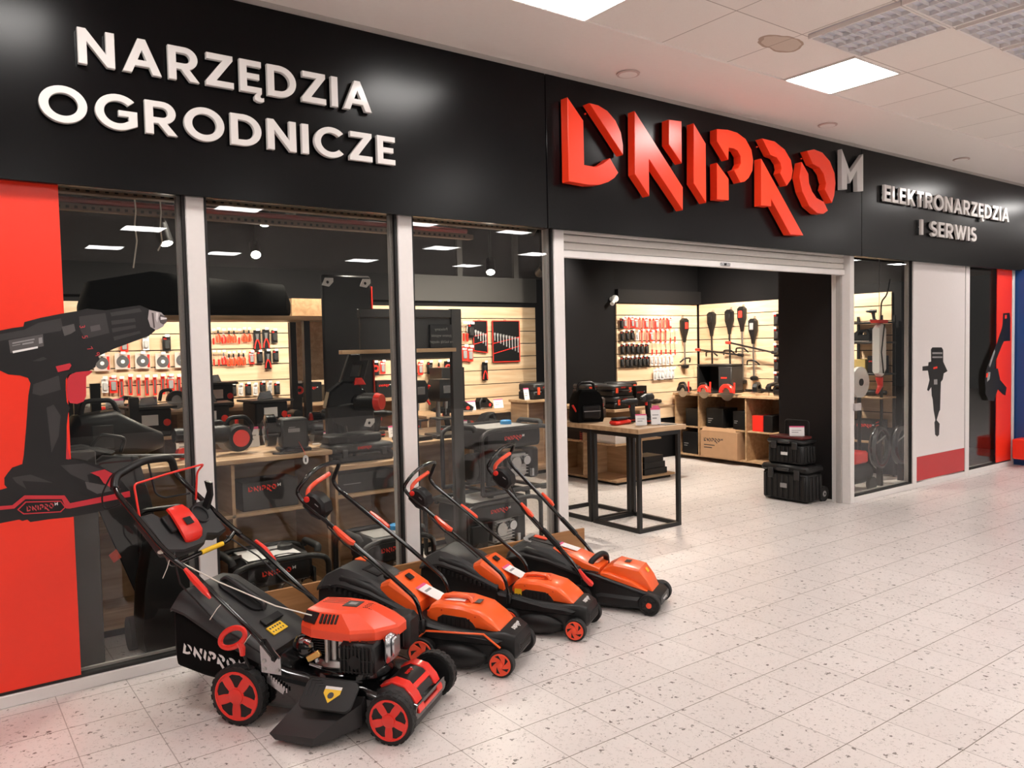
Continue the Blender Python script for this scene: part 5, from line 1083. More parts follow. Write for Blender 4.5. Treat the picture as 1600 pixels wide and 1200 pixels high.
def generator(label, x, y, z, rz=0, word=True, top='plain', L_=.66, D_=.46, Hh=.50):
    t = thing('generator', label, 'generator', (x, y, z), rz); l, d = L_/2, D_/2
    for s in (-1, 1):
        MB().use(DARKSTEEL).tube(rnd([(-l, s*d, .03), (-l, s*d, Hh-.02), (-l+.1, s*d, Hh+.01), (l-.1, s*d, Hh+.01), (l, s*d, Hh-.02), (l, s*d, .03), (-l, s*d, .03)], .07, 5), .017, 10).build('frame_tube', t)
        MB().use(DARKSTEEL).box(s*l*.6-.02, s*l*.6+.02, -d, d, .02, .04).build('cross_member', t)
        MB().use(RUBBER).tube(rnd([(s*(l-.03), -d*.55, Hh), (s*(l-.02), -d*.5, Hh+.03), (s*(l-.02), d*.5, Hh+.03), (s*(l-.03), d*.55, Hh)], .02, 3), .021, 10).build('carry_bar', t)
        for q in (-1, 1): MB().use(RUBBER).cyl((s*l*.75, q*d*.9, 0), (s*l*.75, q*d*.9, .025), .025, n=14).build('foot', t)
    tk = MB().use(BLACK); tk.loft([sec(-l+.07, d-.08, Hh-.13, Hh-.02, .03), sec(-l+.10, d-.05, Hh-.15, Hh+.015, .04), sec(l-.10, d-.05, Hh-.15, Hh+.015, .04), sec(l-.07, d-.08, Hh-.13, Hh-.02, .03)]); tank = tk.build('fuel_tank', t)
    if top == 'white': 
        m = MB().use(WHITE).box(-l+.11, l-.14, -d+.07, d-.07, Hh+.0155, Hh+.018)
        m.use(BLACK).prism([(-.24, -.05), (-.17, -.02), (-.15, .05), (-.19, .04), (-.24, .07)], XY, Hh+.018, Hh+.0185).prism([(-.05, -.14), (.0, -.09), (.08, -.09), (.12, -.13), (.10, -.14), (.06, -.11), (.01, -.11), (-.03, -.15)], XY, Hh+.018, Hh+.0185).prism([(0, .02), (.14, .03), (.16, .07), (.02, .06)], XY, Hh+.018, Hh+.0185); m.build('top_sheet', tank, smooth=False)
    else:
        MB().use(mat('sheet_grey', (.33, .32, .31), .5)).box(-l+.12, l-.16, -d+.08, d-.10, Hh+.0155, Hh+.017).build('top_sheet', tank)
    MB().use(BLUEP if top == 'blue' else CHAR).lathe([(.045, 0), (.045, .025), (.035, .032), (.001, .033)], (.10, .02, Hh+.0175), (0, 0, 1), 20).build('fuel_cap', tank)
    if word: w = MB().use(RED); logo(w, lambda u, v, q: (u, -d+.048-q, v), -.10, Hh-.09, .17, None, .0, .002, True, WHITE); w.build('tank_word', tank, smooth=False)
    MB().use(CHAR).cyl((-l+.06, -.02, .20), (-.06, -.02, .20), .115, n=28).build('alternator', t)
    e = MB().use(STEEL); e.box(.0, .20, -.12, .10, .10, .30, .02)
    for i in range(7): e.box(.01, .19, -.14, .11, .12+i*.024, .126+i*.024)
    e.cyl((.06, -.15, .21), (.06, -.13, .21), .05, n=22).build('engine', t)
    MB().use(ZINC).cyl((.16, -.165, .23), (.16, -.13, .23), .035, n=20).cyl((.22, -.15, .16), (.22, -.15, .10), .018).build('air_cleaner', t)
    MB().use(BLACK).box(.21, l-.05, -.14, .12, .08, .32, .02).build('muffler', t)
    pn = MB().use(BLACK).box(-l+.07, -.14, -d+.03, -d+.06, .08, .30, .01).build('control_panel', t)
    q = MB().use(CHAR)
    q.cyl((-l+.13, -d+.03, .14), (-l+.13, -d+.018, .14), .03, n=18).build('socket', pn); return t
def bench_grinder(label, x, y, z, rz=0):
    t = thing('bench_grinder', label, 'grinder', (x, y, z), rz)
    bx('motor', -.085, .085, -.075, .075, .02, .215, CHAR, .012, t); bx('base', -.10, .10, -.09, .09, 0, .02, BLACK, .004, t)
    for s in (-1, 1):
        MB().use(GLOSSBLK).cyl((s*.12, 0, .14), (s*.175, 0, .14), .105, n=36).cyl((s*.175, 0, .14), (s*.183, 0, .14), .10, .085, n=36).cyl((s*.085, 0, .14), (s*.12, 0, .14), .05, n=20).build('wheel_guard', t)
        MB().use(STEEL).cyl((s*.184, 0, .14), (s*.188, 0, .14), .03, n=18).build('cap', t)
        MB().use(BLACK).box(s*.148-.03, s*.148+.03, -.15, -.09, .12, .127).build('tool_rest', t)
    MB().use(GREYP).box(-.045, .03, -.0775, -.075, .125, .15).box(-.04, .0, -.0775, -.075, .155, .16).build('type_plate', t)
    w = MB().use(BLACK).tube([(-.04, -.06, .03), (-.10, -.16, .006), (-.16, -.17, .006), (-.12, -.2, .006), (-.02, -.19, .006), (.03, -.16, .006)], .006, 6).build('cable', t)
    tg = MB().use(WHITE); tg.prism([(p[0], p[1]) for p in [(.03+.018*math.cos(a), -.04+.03*math.sin(a)) for a in (2*PI*i/16 for i in range(16))]], lambda u, v, q: (u, -.225-q, v), 0, .002)
    tg.use(SMOKE).box(.025, .035, -.2275, -.227, -.055, -.03); tg.use(RED).tube([(.02, -.075, .06), (.03, -.15, .02), (.03, -.226, -.01)], .0015, 5); tg.build('hang_tag', t); return t
def leaf_blower(label, x, y, z, rz=0):
    t = thing('leaf_blower', label, 'leaf blower', (x, y, z), rz)
    MB().use(BLACK).lathe([(.055, -.42), (.06, -.40), (.055, -.22), (.07, -.1), (.075, .0), (.06, .02)], (0, 0, .17), (1, 0, -.05), 20).build('tube', t)
    b = MB().use(BLACK); b.lathe([(.02, -.075), (.10, -.07), (.115, -.03), (.115, .03), (.10, .07), (.02, .075)], (.09, 0, .13), (0, 1, 0), 28); b.build('fan_housing', t)
    MB().use(RED).cyl((.09, -.082, .13), (.09, -.075, .13), .07, n=24).build('fan_cover', t)
    MB().use(BLACK).tube(rnd([(-.02, 0, .22), (.03, 0, .30), (.16, 0, .30), (.22, 0, .22), (.19, 0, .15)], .03, 4), .018, 10).build('handle', t)
    for dx in (-.36, -.28): MB().use(RED).cyl((dx, -.03, .045), (dx, .03, .045), .045, n=22).build('wheel', t)
    MB().use(BLACK).tube([(-.32, 0, .05), (-.32, 0, .12)], .014).build('wheel_strut', t); return t
def pole_trimmer(label, x, y, z, rz=0, L_=1.05, acc=BLACK, ch=True):
    """a long-shafted trimmer hanging with its motor head up, in front of a wall at its back (+y)"""
    t = thing('grass_trimmer', label, 'trimmer', (x, y, z), rz)
    h = MB().use(BLACK); h.loft([[(px*w_, py*w_-.05, zz) for px, py in ((-.05, -.04), (.05, -.04), (.06, 0), (.05, .04), (-.05, .04), (-.06, 0))] for zz, w_ in ((0, .55), (-.03, 1.0), (-.16, .95), (-.26, .5), (-.34, .32))]); h.build('motor_head', t)
    bx('head_trim', -.03, .03, -.094, -.085, -.15, -.06, acc, .003, t)
    MB().use(DARKSTEEL if acc is BLACK else STEEL).cyl((0, -.05, -.33), (0.01, -.05, -L_), .013, n=10).build('shaft', t)
    MB().use(BLACK).tube(rnd([(-.10, -.05, -.62), (-.06, -.10, -.56), (.06, -.10, -.56), (.10, -.05, -.62)], .03, 3), .011, 8).build('loop_handle', t)
    if ch: MB().use(BLACK).lathe([(.02, .0), (.05, .01), (.055, .045), (.03, .06)], (.01, -.05, -L_-.05), (0, 0, 1), 18).build('cutting_head', t)
    MB().use(STEEL).box(-.008, .008, -.03, .0, -.02, .03).build('hook', t); return t

# --- hanging packs: one prototype of each kind, then copies
def pack(kind):
    names = {'pliers': ('pliers', 'pliers'), 'snips': ('tin_snips', 'snips'), 'driver': ('screwdriver', 'screwdriver'), 'blister': ('blister_pack', 'tool pack'), 'disc': ('disc_pack', 'disc pack'),
             'jar': ('accessory_jar', 'jar'), 'black': ('accessory_pack', 'tool pack'), 'roll': ('cord_roll', 'roll'), 'cutter': ('cutter_card', 'tool pack'), 'saws': ('saw_blade_pack', 'blade pack')}
    nm, cat = names[kind]; t = thing(nm, 'x', cat); 
    MB().use(STEEL).tube([(0, 0, .0), (0, -.07, -.002), (0, -.078, .008)], .0025, 5).build('hook', t)
    bx('price_tag', -.022, .022, -.084, -.081, -.012, .016, WHITE, parent=t)
    fr = lambda u, v, w: (u, -.04-w, v)
    if kind in ('pliers', 'snips'):
        for s in (-1, 1):
            MB().use(ORED if kind == 'pliers' else RED).tube([(s*.004, -.05, -.075), (s*.020, -.05, -.10), (s*.022, -.05, -.16), (s*.012, -.05, -.19)], [.009, .014, .014, .010], 7).build('grip', t)
        MB().use(STEEL if kind == 'snips' else DARKSTEEL).prism([(-.008, -.02), (.008, -.02), (.014, -.05), (.010, -.085), (-.010, -.085), (-.014, -.05)], fr, .004, .014, c=.002).build('jaws', t)
    elif kind == 'driver':
        MB().use(STEEL).cyl((0, -.05, -.02), (0, -.05, -.11), .004, n=8).build('shaft', t); MB().use(RED).lathe([(.008, 0), (.013, .02), (.012, .06), (.015, .085), (.008, .09)], (0, -.05, -.20), (0, 0, 1), 12).build('grip', t)
    elif kind == 'blister':
        bx('card', -.035, .035, -.046, -.042, -.165, -.005, RED, parent=t); bx('bubble', -.024, .024, -.062, -.046, -.14, -.05, mat('grey_bubble', (.30, .29, .29), .25), .006, t); bx('card_print', -.030, .030, -.0468, -.0460, -.042, -.022, WHITE, parent=t)
    elif kind == 'saws':
        bx('card', -.018, .018, -.046, -.042, -.20, -.005, RED, parent=t); bx('blades', -.010, .010, -.050, -.046, -.18, -.04, STEEL, .001, t)
    elif kind == 'disc':
        bx('card', -.075, .075, -.045, -.042, -.17, -.0, mat('disc_card', (.62, .50, .45), .5), parent=t); MB().use(mat('disc_grey', (.16, .155, .16), .3, .5)).cyl((0, -.046, -.09), (0, -.050, -.09), .062, n=30).build('blade', t); MB().use(WHITE).cyl((0, -.0505, -.09), (0, -.0512, -.09), .02, n=20).build('centre', t); bx('card_print', .045, .070, -.0457, -.045, -.16, -.02, RED, parent=t)
    elif kind == 'jar':
        bx('card', -.03, .03, -.046, -.042, -.15, -.005, WHITE, parent=t); bx('bubble', -.022, .022, -.066, -.046, -.13, -.05, mat('clear_grey', (.48, .47, .46), .2), .008, t)
    elif kind == 'black':
        bx('card', -.04, .04, -.046, -.042, -.16, -.005, BLACK, parent=t); bx('bubble', -.030, .030, -.070, -.046, -.14, -.04, CHAR, .012, t); bx('card_print', -.03, .0, -.0468, -.046, -.036, -.018, RED, parent=t)
    elif kind == 'roll':
        bx('card', -.05, .05, -.046, -.042, -.17, -.005, BLACK, parent=t); MB().use(RED).tube([(.034*math.cos(a), -.06, -.09+.034*math.sin(a)) for a in (2*PI*i/20 for i in range(21))], .013, 8).build('coil', t)
    elif kind == 'cutter':
        bx('card', -.045, .045, -.046, -.042, -.25, -.005, BLACK, parent=t)
        for s in (-1, 1): MB().use(RED).tube([(s*.006, -.054, -.12), (s*.028, -.054, -.18), (s*.034, -.054, -.235)], .008, 7).build('grip', t)
        MB().use(STEEL).prism([(-.02, -.05), (.02, -.05), (.012, -.12), (-.012, -.12)], fr, .008, .016).build('jaws', t)
    return t
PROTO = {}
def hang(kind, x, y, z, label, group, rz=0, s=1.0):
    if kind not in PROTO:
        o = PROTO[kind] = pack(kind); o.location = (x, y, z); o.rotation_euler = (0, 0, rz); o['label'] = label; o['group'] = group; o.scale = (s,)*3; return o
    return copy_tree(PROTO[kind], (x, y, z), rz, label, group, s)
rng = random.Random(3)
Y8 = 8.897
# pliers wall in the second window: rows hang under the grooves at 1.975, 1.63 and 1.275
def row(kinds, x0, x1, y, z, label, group, s=1.0, jit=.02):
    n = len(kinds)
    for i, k in enumerate(kinds):
        hang(k, x0+(x1-x0)*(i+.5)/n+rng.uniform(-.003, .003), y, z+rng.uniform(-jit, 0), label % {'pliers': 'red-handled pliers', 'snips': 'red tin snips', 'driver': 'red-handled screwdriver', 'blister': 'red blister pack', 'disc': 'saw disc on a card', 'jar': 'small clear jar pack', 'black': 'black accessory pack', 'roll': 'red coiled roll on black card', 'cutter': 'cable cutter card', 'saws': 'narrow red blade pack'}[k], group % k, 0, s)
row(['snips', 'pliers', 'driver', 'pliers', 'snips', 'pliers', 'pliers', 'driver', 'pliers', 'pliers'], 2.40, 2.95, Y8, 1.86, '%s in the top row of the second window', 'top row %s behind the second window', .78)
row(['cutter', 'cutter', 'black'], 2.96, 3.26, Y8, 1.86, '%s right in the top row of the second window', 'top row right %s behind the second window', .9)
row(['snips', 'pliers', 'driver', 'driver', 'snips', 'pliers', 'pliers', 'pliers', 'pliers'], 2.40, 2.88, Y8, 1.615, '%s in the middle row of the second window', 'middle row %s behind the second window', .78)
row(['blister', 'black', 'cutter', 'black'], 2.90, 3.26, Y8, 1.615, '%s right in the middle row of the second window', 'middle row right %s behind the second window', .85)
row(['black', 'jar', 'jar', 'black', 'jar', 'black', 'jar', 'black', 'jar', 'black'], 2.44, 3.26, Y8, 1.262, '%s in the low row of the second window', 'low row %s behind the second window', .85)
for i in range(5): hang('roll', 3.18, 8.147, 1.93-i*.165, 'red coiled roll on a black card down the narrow black rack', 'rolls down the narrow rack', 0, .95)
# behind the mitre saw, further right on the same wall
row(['black', 'pliers', 'black', 'pliers', 'jar', 'pliers', 'black', 'blister'], 3.42, 4.05, Y8, 1.46, '%s on the tool wall left of the mitre saw', 'packs left of the mitre saw, %s', .85)
row(['blister', 'pliers', 'blister', 'black', 'pliers', 'roll', 'blister'], 4.05, 4.65, Y8, 1.80, '%s on the tool wall above the mitre saw, upper row', 'packs above the mitre saw, %s', .95)
row(['pliers', 'blister', 'pliers', 'roll', 'blister'], 4.10, 4.60, Y8, 1.46, '%s on the tool wall behind the mitre saw, lower row', 'packs behind the mitre saw, %s', .95)
# first window
row(['disc', 'disc', 'disc', 'disc', 'disc'], 1.35, 2.30, Y8, 1.622, '%s in the upper row of the first window', 'disc packs high in the first window, %s', .96)
row(['jar', 'blister', 'saws', 'saws', 'saws', 'saws', 'saws', 'saws', 'blister', 'saws', 'saws', 'disc'], 1.42, 2.36, Y8, 1.385, '%s in the lower row of the first window', 'packs low in the first window, %s', 1.0)
row(['black', 'blister', 'black', 'blister', 'jar', 'black', 'jar'], .95, 2.36, Y8, 1.80, '%s in the top row of the first window', 'packs at the top of the first window, %s', 1.0)
# third window: left column and big wrench rolls
row(['driver', 'driver', 'black'], 5.70, 5.885, Y8, 1.93, '%s left of the wrench rolls, top', 'tools left of the wrench rolls, %s', 1.2)
row(['blister', 'blister'], 5.70, 5.885, Y8, 1.62, '%s left of the wrench rolls, lower', 'packs left of the wrench rolls, %s', 1.2)
row(['pliers', 'black', 'blister', 'black', 'pliers', 'roll'], 4.75, 5.55, Y8, 1.44, '%s beside the chalkboard reflection in the third window', 'packs beside the chalkboard stand, %s', 1.0)
def wrench_roll(label, x0, x1, z0, z1, n, tilt=0):
    t = thing('wrench_roll', label, 'wrench set', ((x0+x1)/2, 8.865, z1)); w = (x1-x0)/2; h = z1-z0
    m = MB().use(BLACK); m.prism([(-w, -h+tilt), (w, -h), (w, 0), (-w, 0)], XZ, -.012, .012, c=.004); m.build('pouch', t)
    e = MB().use(RED)
    for a, b in (((-w, -h+tilt), (w, -h)), ((w, -h), (w, 0)), ((w, 0), (-w, 0)), ((-w, 0), (-w, -h+tilt)), ((-w, -h*.55+tilt), (w, -h*.40)), ((-w, -h*.8+tilt), (w, -h*.62))): e.tube([(a[0], -.013, a[1]), (b[0], -.013, b[1])], .006, 5)
    e.build('red_piping', t)
    for i in range(n):
        x = -w+.03+(2*w-.06)*i/(n-1); k = .5+.5*i/(n-1)
        g = MB().use(CHROME); g.prism([(-.006, -.04), (-.013, -.01), (-.013, .008), (-.005, .012), (-.005, 0), (.005, 0), (.005, .012), (.013, .008), (.013, -.01), (.006, -.04), (.006, -h*.35*k), (-.006, -h*.35*k)], lambda u, v, q, x=x: (x+u, -.014-q, -h*.18+v-h*.25*k), 0, .006); g.build('wrench', t)
    bx('hook', -.01, .01, -.01, .04, .0, .02, STEEL, parent=t)
    return t
wrench_roll('large black tool roll of wrenches with red edges, widest on the oak wall', 6.21, 6.66, 1.39, 1.945, 9)
a = wrench_roll('narrow black tool roll with red edges left of the large one', 5.90, 6.12, 1.52, 1.945, 5, .03)
hang('cutter', 6.07, Y8, 1.40, 'black card pack hanging below the narrow tool roll', 'single pack under the tool rolls', 0, 1.0)
# goods seen deep through the doorway on the narrow back wall
YN = 7.697
row(['black', 'blister', 'saws', 'blister', 'blister', 'saws', 'saws', 'blister', 'saws', 'saws', 'blister', 'saws', 'saws', 'saws', 'blister'], 7.42, 8.42, YN, 1.955, '%s in the first row through the doorway', 'first row through the doorway, %s', .88)
row(['black', 'black', 'black', 'jar', 'saws', 'saws', 'blister', 'saws', 'saws', 'saws', 'driver', 'driver'], 7.42, 8.52, YN, 1.782, '%s in the second row through the doorway', 'second row through the doorway, %s', .86)
row(['black', 'black', 'black', 'black', 'black', 'black', 'driver', 'driver', 'driver', 'driver', 'driver', 'driver'], 7.42, 8.52, YN, 1.612, '%s in the third row through the doorway', 'third row through the doorway, %s', .86)
row(['black', 'black', 'black', 'black', 'black', 'black', 'black', 'jar', 'jar', 'jar', 'jar', 'jar', 'jar'], 7.42, 8.45, YN, 1.437, '%s in the fourth row through the doorway', 'fourth row through the doorway, %s', .88)
row(['jar', 'jar', 'jar', 'jar', 'jar', 'jar'], 8.03, 8.45, YN, 1.257, '%s in the lowest row through the doorway', 'lowest row through the doorway, %s', 1.0)
# pole trimmers on the right wall, facing -x
RZ = math.radians(-90); XR = 9.022
pole_trimmer('long black trimmer hanging left of three on the right tool wall', XR, 7.42, 2.02, RZ, .95)
pole_trimmer('long black trimmer hanging second on the right tool wall', XR, 7.11, 2.04, RZ, 1.0)
pole_trimmer('long trimmer with a red head trim hanging third on the right tool wall', XR, 6.90, 2.07, RZ, 1.0, RED)
pole_trimmer('trimmer with a pale steel shaft hanging nearest on the right tool wall', XR, 6.72, 1.90, RZ, .78, GREYP)
pole_trimmer('red-trimmed trimmer with a round cutting head in the corner of the tool walls', 8.66, 7.694, 1.94, 0, .66, RED)
for i, z in enumerate((1.95, 1.76, 1.55, 1.36, 1.18)): hang('black', XR-.0, 6.36, z, 'black accessory pack in the column beside the dark entrance panel', 'packs beside the dark entrance panel', RZ, 1.02)
for i, (y, z, dz) in enumerate(((7.15, 1.46, -.10), (6.62, 1.55, -.16))):
    h0, h1 = ((.12, -.15), (.19, -.10))[i]; r_ = thing('hedge_pole', ('dark telescopic pole lying across the hooks of the right wall', 'short red-ended pole across the hooks near the entrance panel')[i], 'pole', (XR-.20, y, z))
    MB().use(DARKSTEEL).cyl((0, .35, .03), (0, -.30, dz+.06), .012, n=8).build('pole', r_); MB().use(STEEL).cyl((0, h0, dz*.33+.02), (.198, h0, dz*.33+.02), .005, n=6).build('hook', r_); MB().use(STEEL).cyl((0, h1, dz*.75+.04), (.198, h1, dz*.75+.04), .005, n=6).build('hook', r_); MB().use(RED).cyl((0, .35, .03), (0, .43, .037), .02, n=8).build('end_grip', r_); MB().use(BLACK).cyl((0, -.30, dz+.06), (0, -.38, dz+.05), .022, n=8).build('socket', r_)
# --- right cabinet top and bays
cs_ = thing('inverter_unit', 'black metal workshop unit with an open bay on the right cabinet', 'machine', (8.745, 7.10, .9055), math.radians(-84))
bx('shell_top', -.27, .27, -.14, .14, .36, .39, BLACK, .006, cs_); bx('shell_base', -.27, .27, -.14, .14, 0, .03, BLACK, .006, cs_); bx('shell_side', -.27, -.24, -.14, .14, .031, .359, BLACK, parent=cs_); bx('control_box', .07, .27, -.14, .14, .031, .359, CHAR, .006, cs_); bx('shell_back', -.239, .069, .11, .14, .031, .359, BLACK, parent=cs_)
bx('panel_mark', .11, .20, -.1425, -.1405, .20, .22, RED, parent=cs_)
CSR = math.radians(-90)
circular_saw('black circular saw leftmost on the right cabinet edge', 8.386, 7.45, .8755, CSR, BLACK, .09)
circular_saw('red circular saw on the right cabinet edge, left of two red ones', 8.386, 7.08, .8755, CSR, RED, .095)
circular_saw('red circular saw on the right cabinet edge, larger and right of two', 8.386, 6.70, .8755, CSR, RED, .115)
jigsaw('black and steel jigsaw on the right cabinet', 8.55, 6.36, .9055, math.radians(200)); jigsaw('second black jigsaw on the right cabinet, beside the first', 8.62, 6.18, .9055, math.radians(170))
sander('black belt sander at the near end of the right cabinet', 8.56, 5.97, .9055, math.radians(-100)); sander('black belt sander behind the near one on the right cabinet', 8.82, 6.02, .9055, math.radians(-100))
angle_grinder('black grinder lying on the right cabinet under the trimmers', 8.80, 6.50, .9055, math.radians(80))
def bay(label, y0, y1, z0, h, m=BLACK, d=.30, **k): return carton(label, 8.46, 8.46+d, y0, y1, z0, z0+h, m, face='x', **k)
bay('black carton with white print in the upper middle bay of the right cabinet', 6.82, 7.10, .4555, .26, marks=3)
bay('black carton against the divider in the upper middle bay of the right cabinet', 6.47, 6.66, .4555, .24, marks=2)
bay('red-ended carton in the upper right bay of the right cabinet', 6.20, 6.36, .4555, .20, m=RED)
bay('black carton beside the red-ended one in the right cabinet', 6.06, 6.19, .4555, .21); bay('small black carton nearest the entrance in the right cabinet', 5.84, 5.95, .4555, .15, marks=1)
bay('black carton in the upper left bay of the right cabinet', 7.24, 7.46, .4555, .24); bay('tall black carton in the lower left bay of the right cabinet', 7.26, 7.52, .0705, .30, marks=2)
bb = carton('big brown cardboard box leaning out of the lower middle bay of the right cabinet', 8.36, 8.74, 6.52, 7.12, .0715, .425, CARD, word=True, face='x', wm=SMOKE, marks=2, ww=.45, wy=.55)
fl = MB().use(CARD); fl.add([(-.19, -.28, .354), (-.19, .28, .354), (-.17, .25, .40), (-.17, -.25, .40)], [(0, 1, 2, 3)]).add([(-.183, -.28, .354), (-.183, .28, .354), (-.163, .25, .40), (-.163, -.25, .40)], [(0, 1, 2, 3)]); fl.build('open_flap', bb)
# --- gondola goods
for i, (x, y, rz, lb) in enumerate(((6.44, 6.74, 6, 'black tool case at the front left corner of the gondola'), (6.46, 7.20, -5, 'black tool case behind the front left one on the gondola'), (6.93, 7.16, 4, 'black tool case at the middle of the gondola'))):
    tool_case(lb, x, y, .8605, math.radians(rz), .36, .30, .14)
tool_case('upper black tool case stacked on the front left one', 6.44, 6.75, 1.001, math.radians(2), .34, .28, .13); tool_case('upper black tool case stacked on the middle one', 6.93, 7.16, 1.001, math.radians(-4), .34, .28, .13)
tool_case('upper black tool case stacked on the one behind', 6.47, 7.20, 1.001, math.radians(-4), .34, .28, .13)
carton('black carton with a red word standing at the right of the gondola', 6.74, 6.92, 6.70, 6.80, .8605, 1.10, BLACK, True)
angle_grinder('long black grinder at the right end of the gondola', 7.06, 6.70, .8605, math.radians(10), BLACK, s=.9)
circular_saw('black circular saw on top of the cases on the gondola', 6.72, 7.50, .897, math.radians(15), CHAR, .09)
carton('white carton with a dark word on the shelf of the gondola', 6.27, 6.60, 6.57, 6.92, .4655, .64, mat('white_carton', (.66, .61, .57), .6), True, wm=SMOKE, face='x', ww=.55)
for i in range(3): carton(('black carton lying at the bottom of a stack at the gondola foot', 'black carton in the middle of a stack at the gondola foot', 'black carton on top of a stack at the gondola foot')[i], 6.72+i*.01, 7.10-i*.02, 6.56+i*.01, 6.85, .0555+i*.072, .127+i*.072, BLACK)
carton('black carton with red stripes on the left of the gondola shelf', 6.28, 6.60, 7.14, 7.55, .4655, .62, BLACK, face='x', red_end=.05)
# --- front tables' goods
b = thing('tool_backpack', 'black open-top tool bag at the back of the tall tables', 'bag', (4.95, 5.57, .8855), math.radians(-15))
MB().use(FABRIC).loft([[(px*w_, py*w_, zz) for px, py in ((-.13, -.10), (.13, -.10), (.15, 0), (.13, .10), (-.13, .10), (-.15, 0))] for zz, w_ in ((0, .95), (.03, 1), (.20, .95), (.26, .80), (.30, .5))]).build('body', b)
MB().use(BLACK).tube(rnd([(-.09, 0, .27), (-.08, 0, .36), (.08, 0, .36), (.09, 0, .27)], .04, 4), .014, 8).build('handle', b); bx('front_pocket', -.09, .09, -.125, -.095, .03, .16, BLACK, .015, b); bx('pocket_band', -.085, .085, -.128, -.125, .10, .108, GREYP, parent=b)
for s in (-1, 1): MB().use(RED).tube([(s*.13, -.06, .10), (s*.155, -.03, .16)], .010, 8).build('red_loop', b)
tool_case('black tool case beside the tool bag on the tall tables', 5.19, 5.80, .8855, math.radians(-60), .28, .22, .20)
m_ = thing('multi_tool', 'red and black multi-tool lying on the front table', 'power tool', (4.96, 5.13, .8855), math.radians(10))
bx('shell', -.11, .11, -.05, .05, .002, .04, RED, .015, m_); bx('grip', -.10, .08, -.04, .04, .0405, .065, BLACK, .012, m_)
drill_tool('cordless drill standing upright on the front table, red accents', 5.18, 5.02, .8855, math.radians(200), BLACK, RED, 1.12); 
drill_tool('cordless drill lying behind the price cards on the front table', 5.17, 5.22, .8855, math.radians(170), CHAR, RED, .9)
price_card(5.02, 4.93, .8855, math.radians(-30), .10, .10, 'white price card on the front table, left one', 'price card left on the front table'); price_card(5.15, 4.88, .8855, math.radians(-32), .085, .15, 'tall white price card on the front table, nearest the corner', 'price card at the corner of the front table')
price_card(5.24, 4.96, .8855, math.radians(-30), .06, .16, 'slim white price card behind the standing drill', 'slim price card on the front table')
hk = MB().use(SMOKE).box(5.16, 5.30, 4.78, 4.90, .8855, .889).build('leaflet'); tag(hk, 'flat dark leaflet at the right end of the front table', 'leaflet')
# --- rolling tool boxes at the entrance
def toolbox(label, x0, x1, y0, y1, z0, z1, wheels=False, handle=False):
    t = thing('tool_box', label, 'tool box', ((x0+x1)/2, (y0+y1)/2, z0)); w, d, h = (x1-x0)/2, (y1-y0)/2, z1-z0
    m = MB().use(BLACK); m.box(-w+.012, w-.012, -d+.012, d-.012, .0 if not wheels else .012, h*.80, .02)
    for i in range(8):
        y = -d+.05+i*(2*d-.1)/7; m.box(-w+.002, -w+.014, y-.014, y+.014, .03, h*.72, .004)
    for i in range(4):
        x = -w+.05+i*(2*w-.1)/3; m.box(x-.014, x+.014, -d+.002, -d+.014, .03, h*.72, .004)
    m.build('body', t); bx('lid', -w, w, -d, d, h*.805, h, BLACK, .022, t)
    for y in (-d*.55, d*.55): bx('latch', -w-.012, -w+.01, y-.03, y+.03, h*.62, h*.90, CHAR, .005, t)
    bx('front_grip', -w-.02, -w+.004, -.07, .07, h*.83, h*.93, CHAR, .008, t)
    bx('label_plate', -w-.0005, -w+.014, -.035, .04, h*.38, h*.50, GREYP if wheels else WHITE, parent=t)
    if wheels:
        for s in (-1, 1): MB().use(RUBBER).cyl((w+.015, s*(d-.03)-.022, .075), (w+.015, s*(d-.03)+.022, .075), .075, n=28).build('wheel', t)
        for s in (-1, 1): MB().use(GREYP).cyl((w+.015, s*(d-.03)-.024, .075), (w+.015, s*(d-.03)+.024, .075), .03, n=18).build('wheel_hub', t)
        MB().use(DARKSTEEL).cyl((w+.015, -d, .075), (w+.015, d, .075), .008).build('axle', t)
    if handle: MB().use(BLACK).tube(rnd([(w-.03, -.13, h*.6), (w-.03, -.13, h+.17), (w-.03, .13, h+.17), (w-.03, .13, h*.6)], .03, 4), .011, 8).build('pull_handle', t)
    return t
toolbox('large black wheeled tool box on the floor at the right of the doorway', 6.835, 7.115, 4.50, 5.04, 0, .365, True)
toolbox('smaller black tool box stacked on the large wheeled one', 6.855, 7.10, 4.56, 4.99, .3655, .62, False, True)
op = MB().use(mat('dark_red_tray', (.10, .012, .012), .4)).box(6.875, 7.04, 4.585, 4.965, .6205, .650, .006).build('tray_insert'); tag(op, 'dark red shallow tray on top of the stacked tool boxes', 'tray')
price_card(6.93, 4.68, .6505, math.radians(-50), .14, .10, 'white price card with a pink edge on top of the tool boxes', 'price card on the tool boxes')
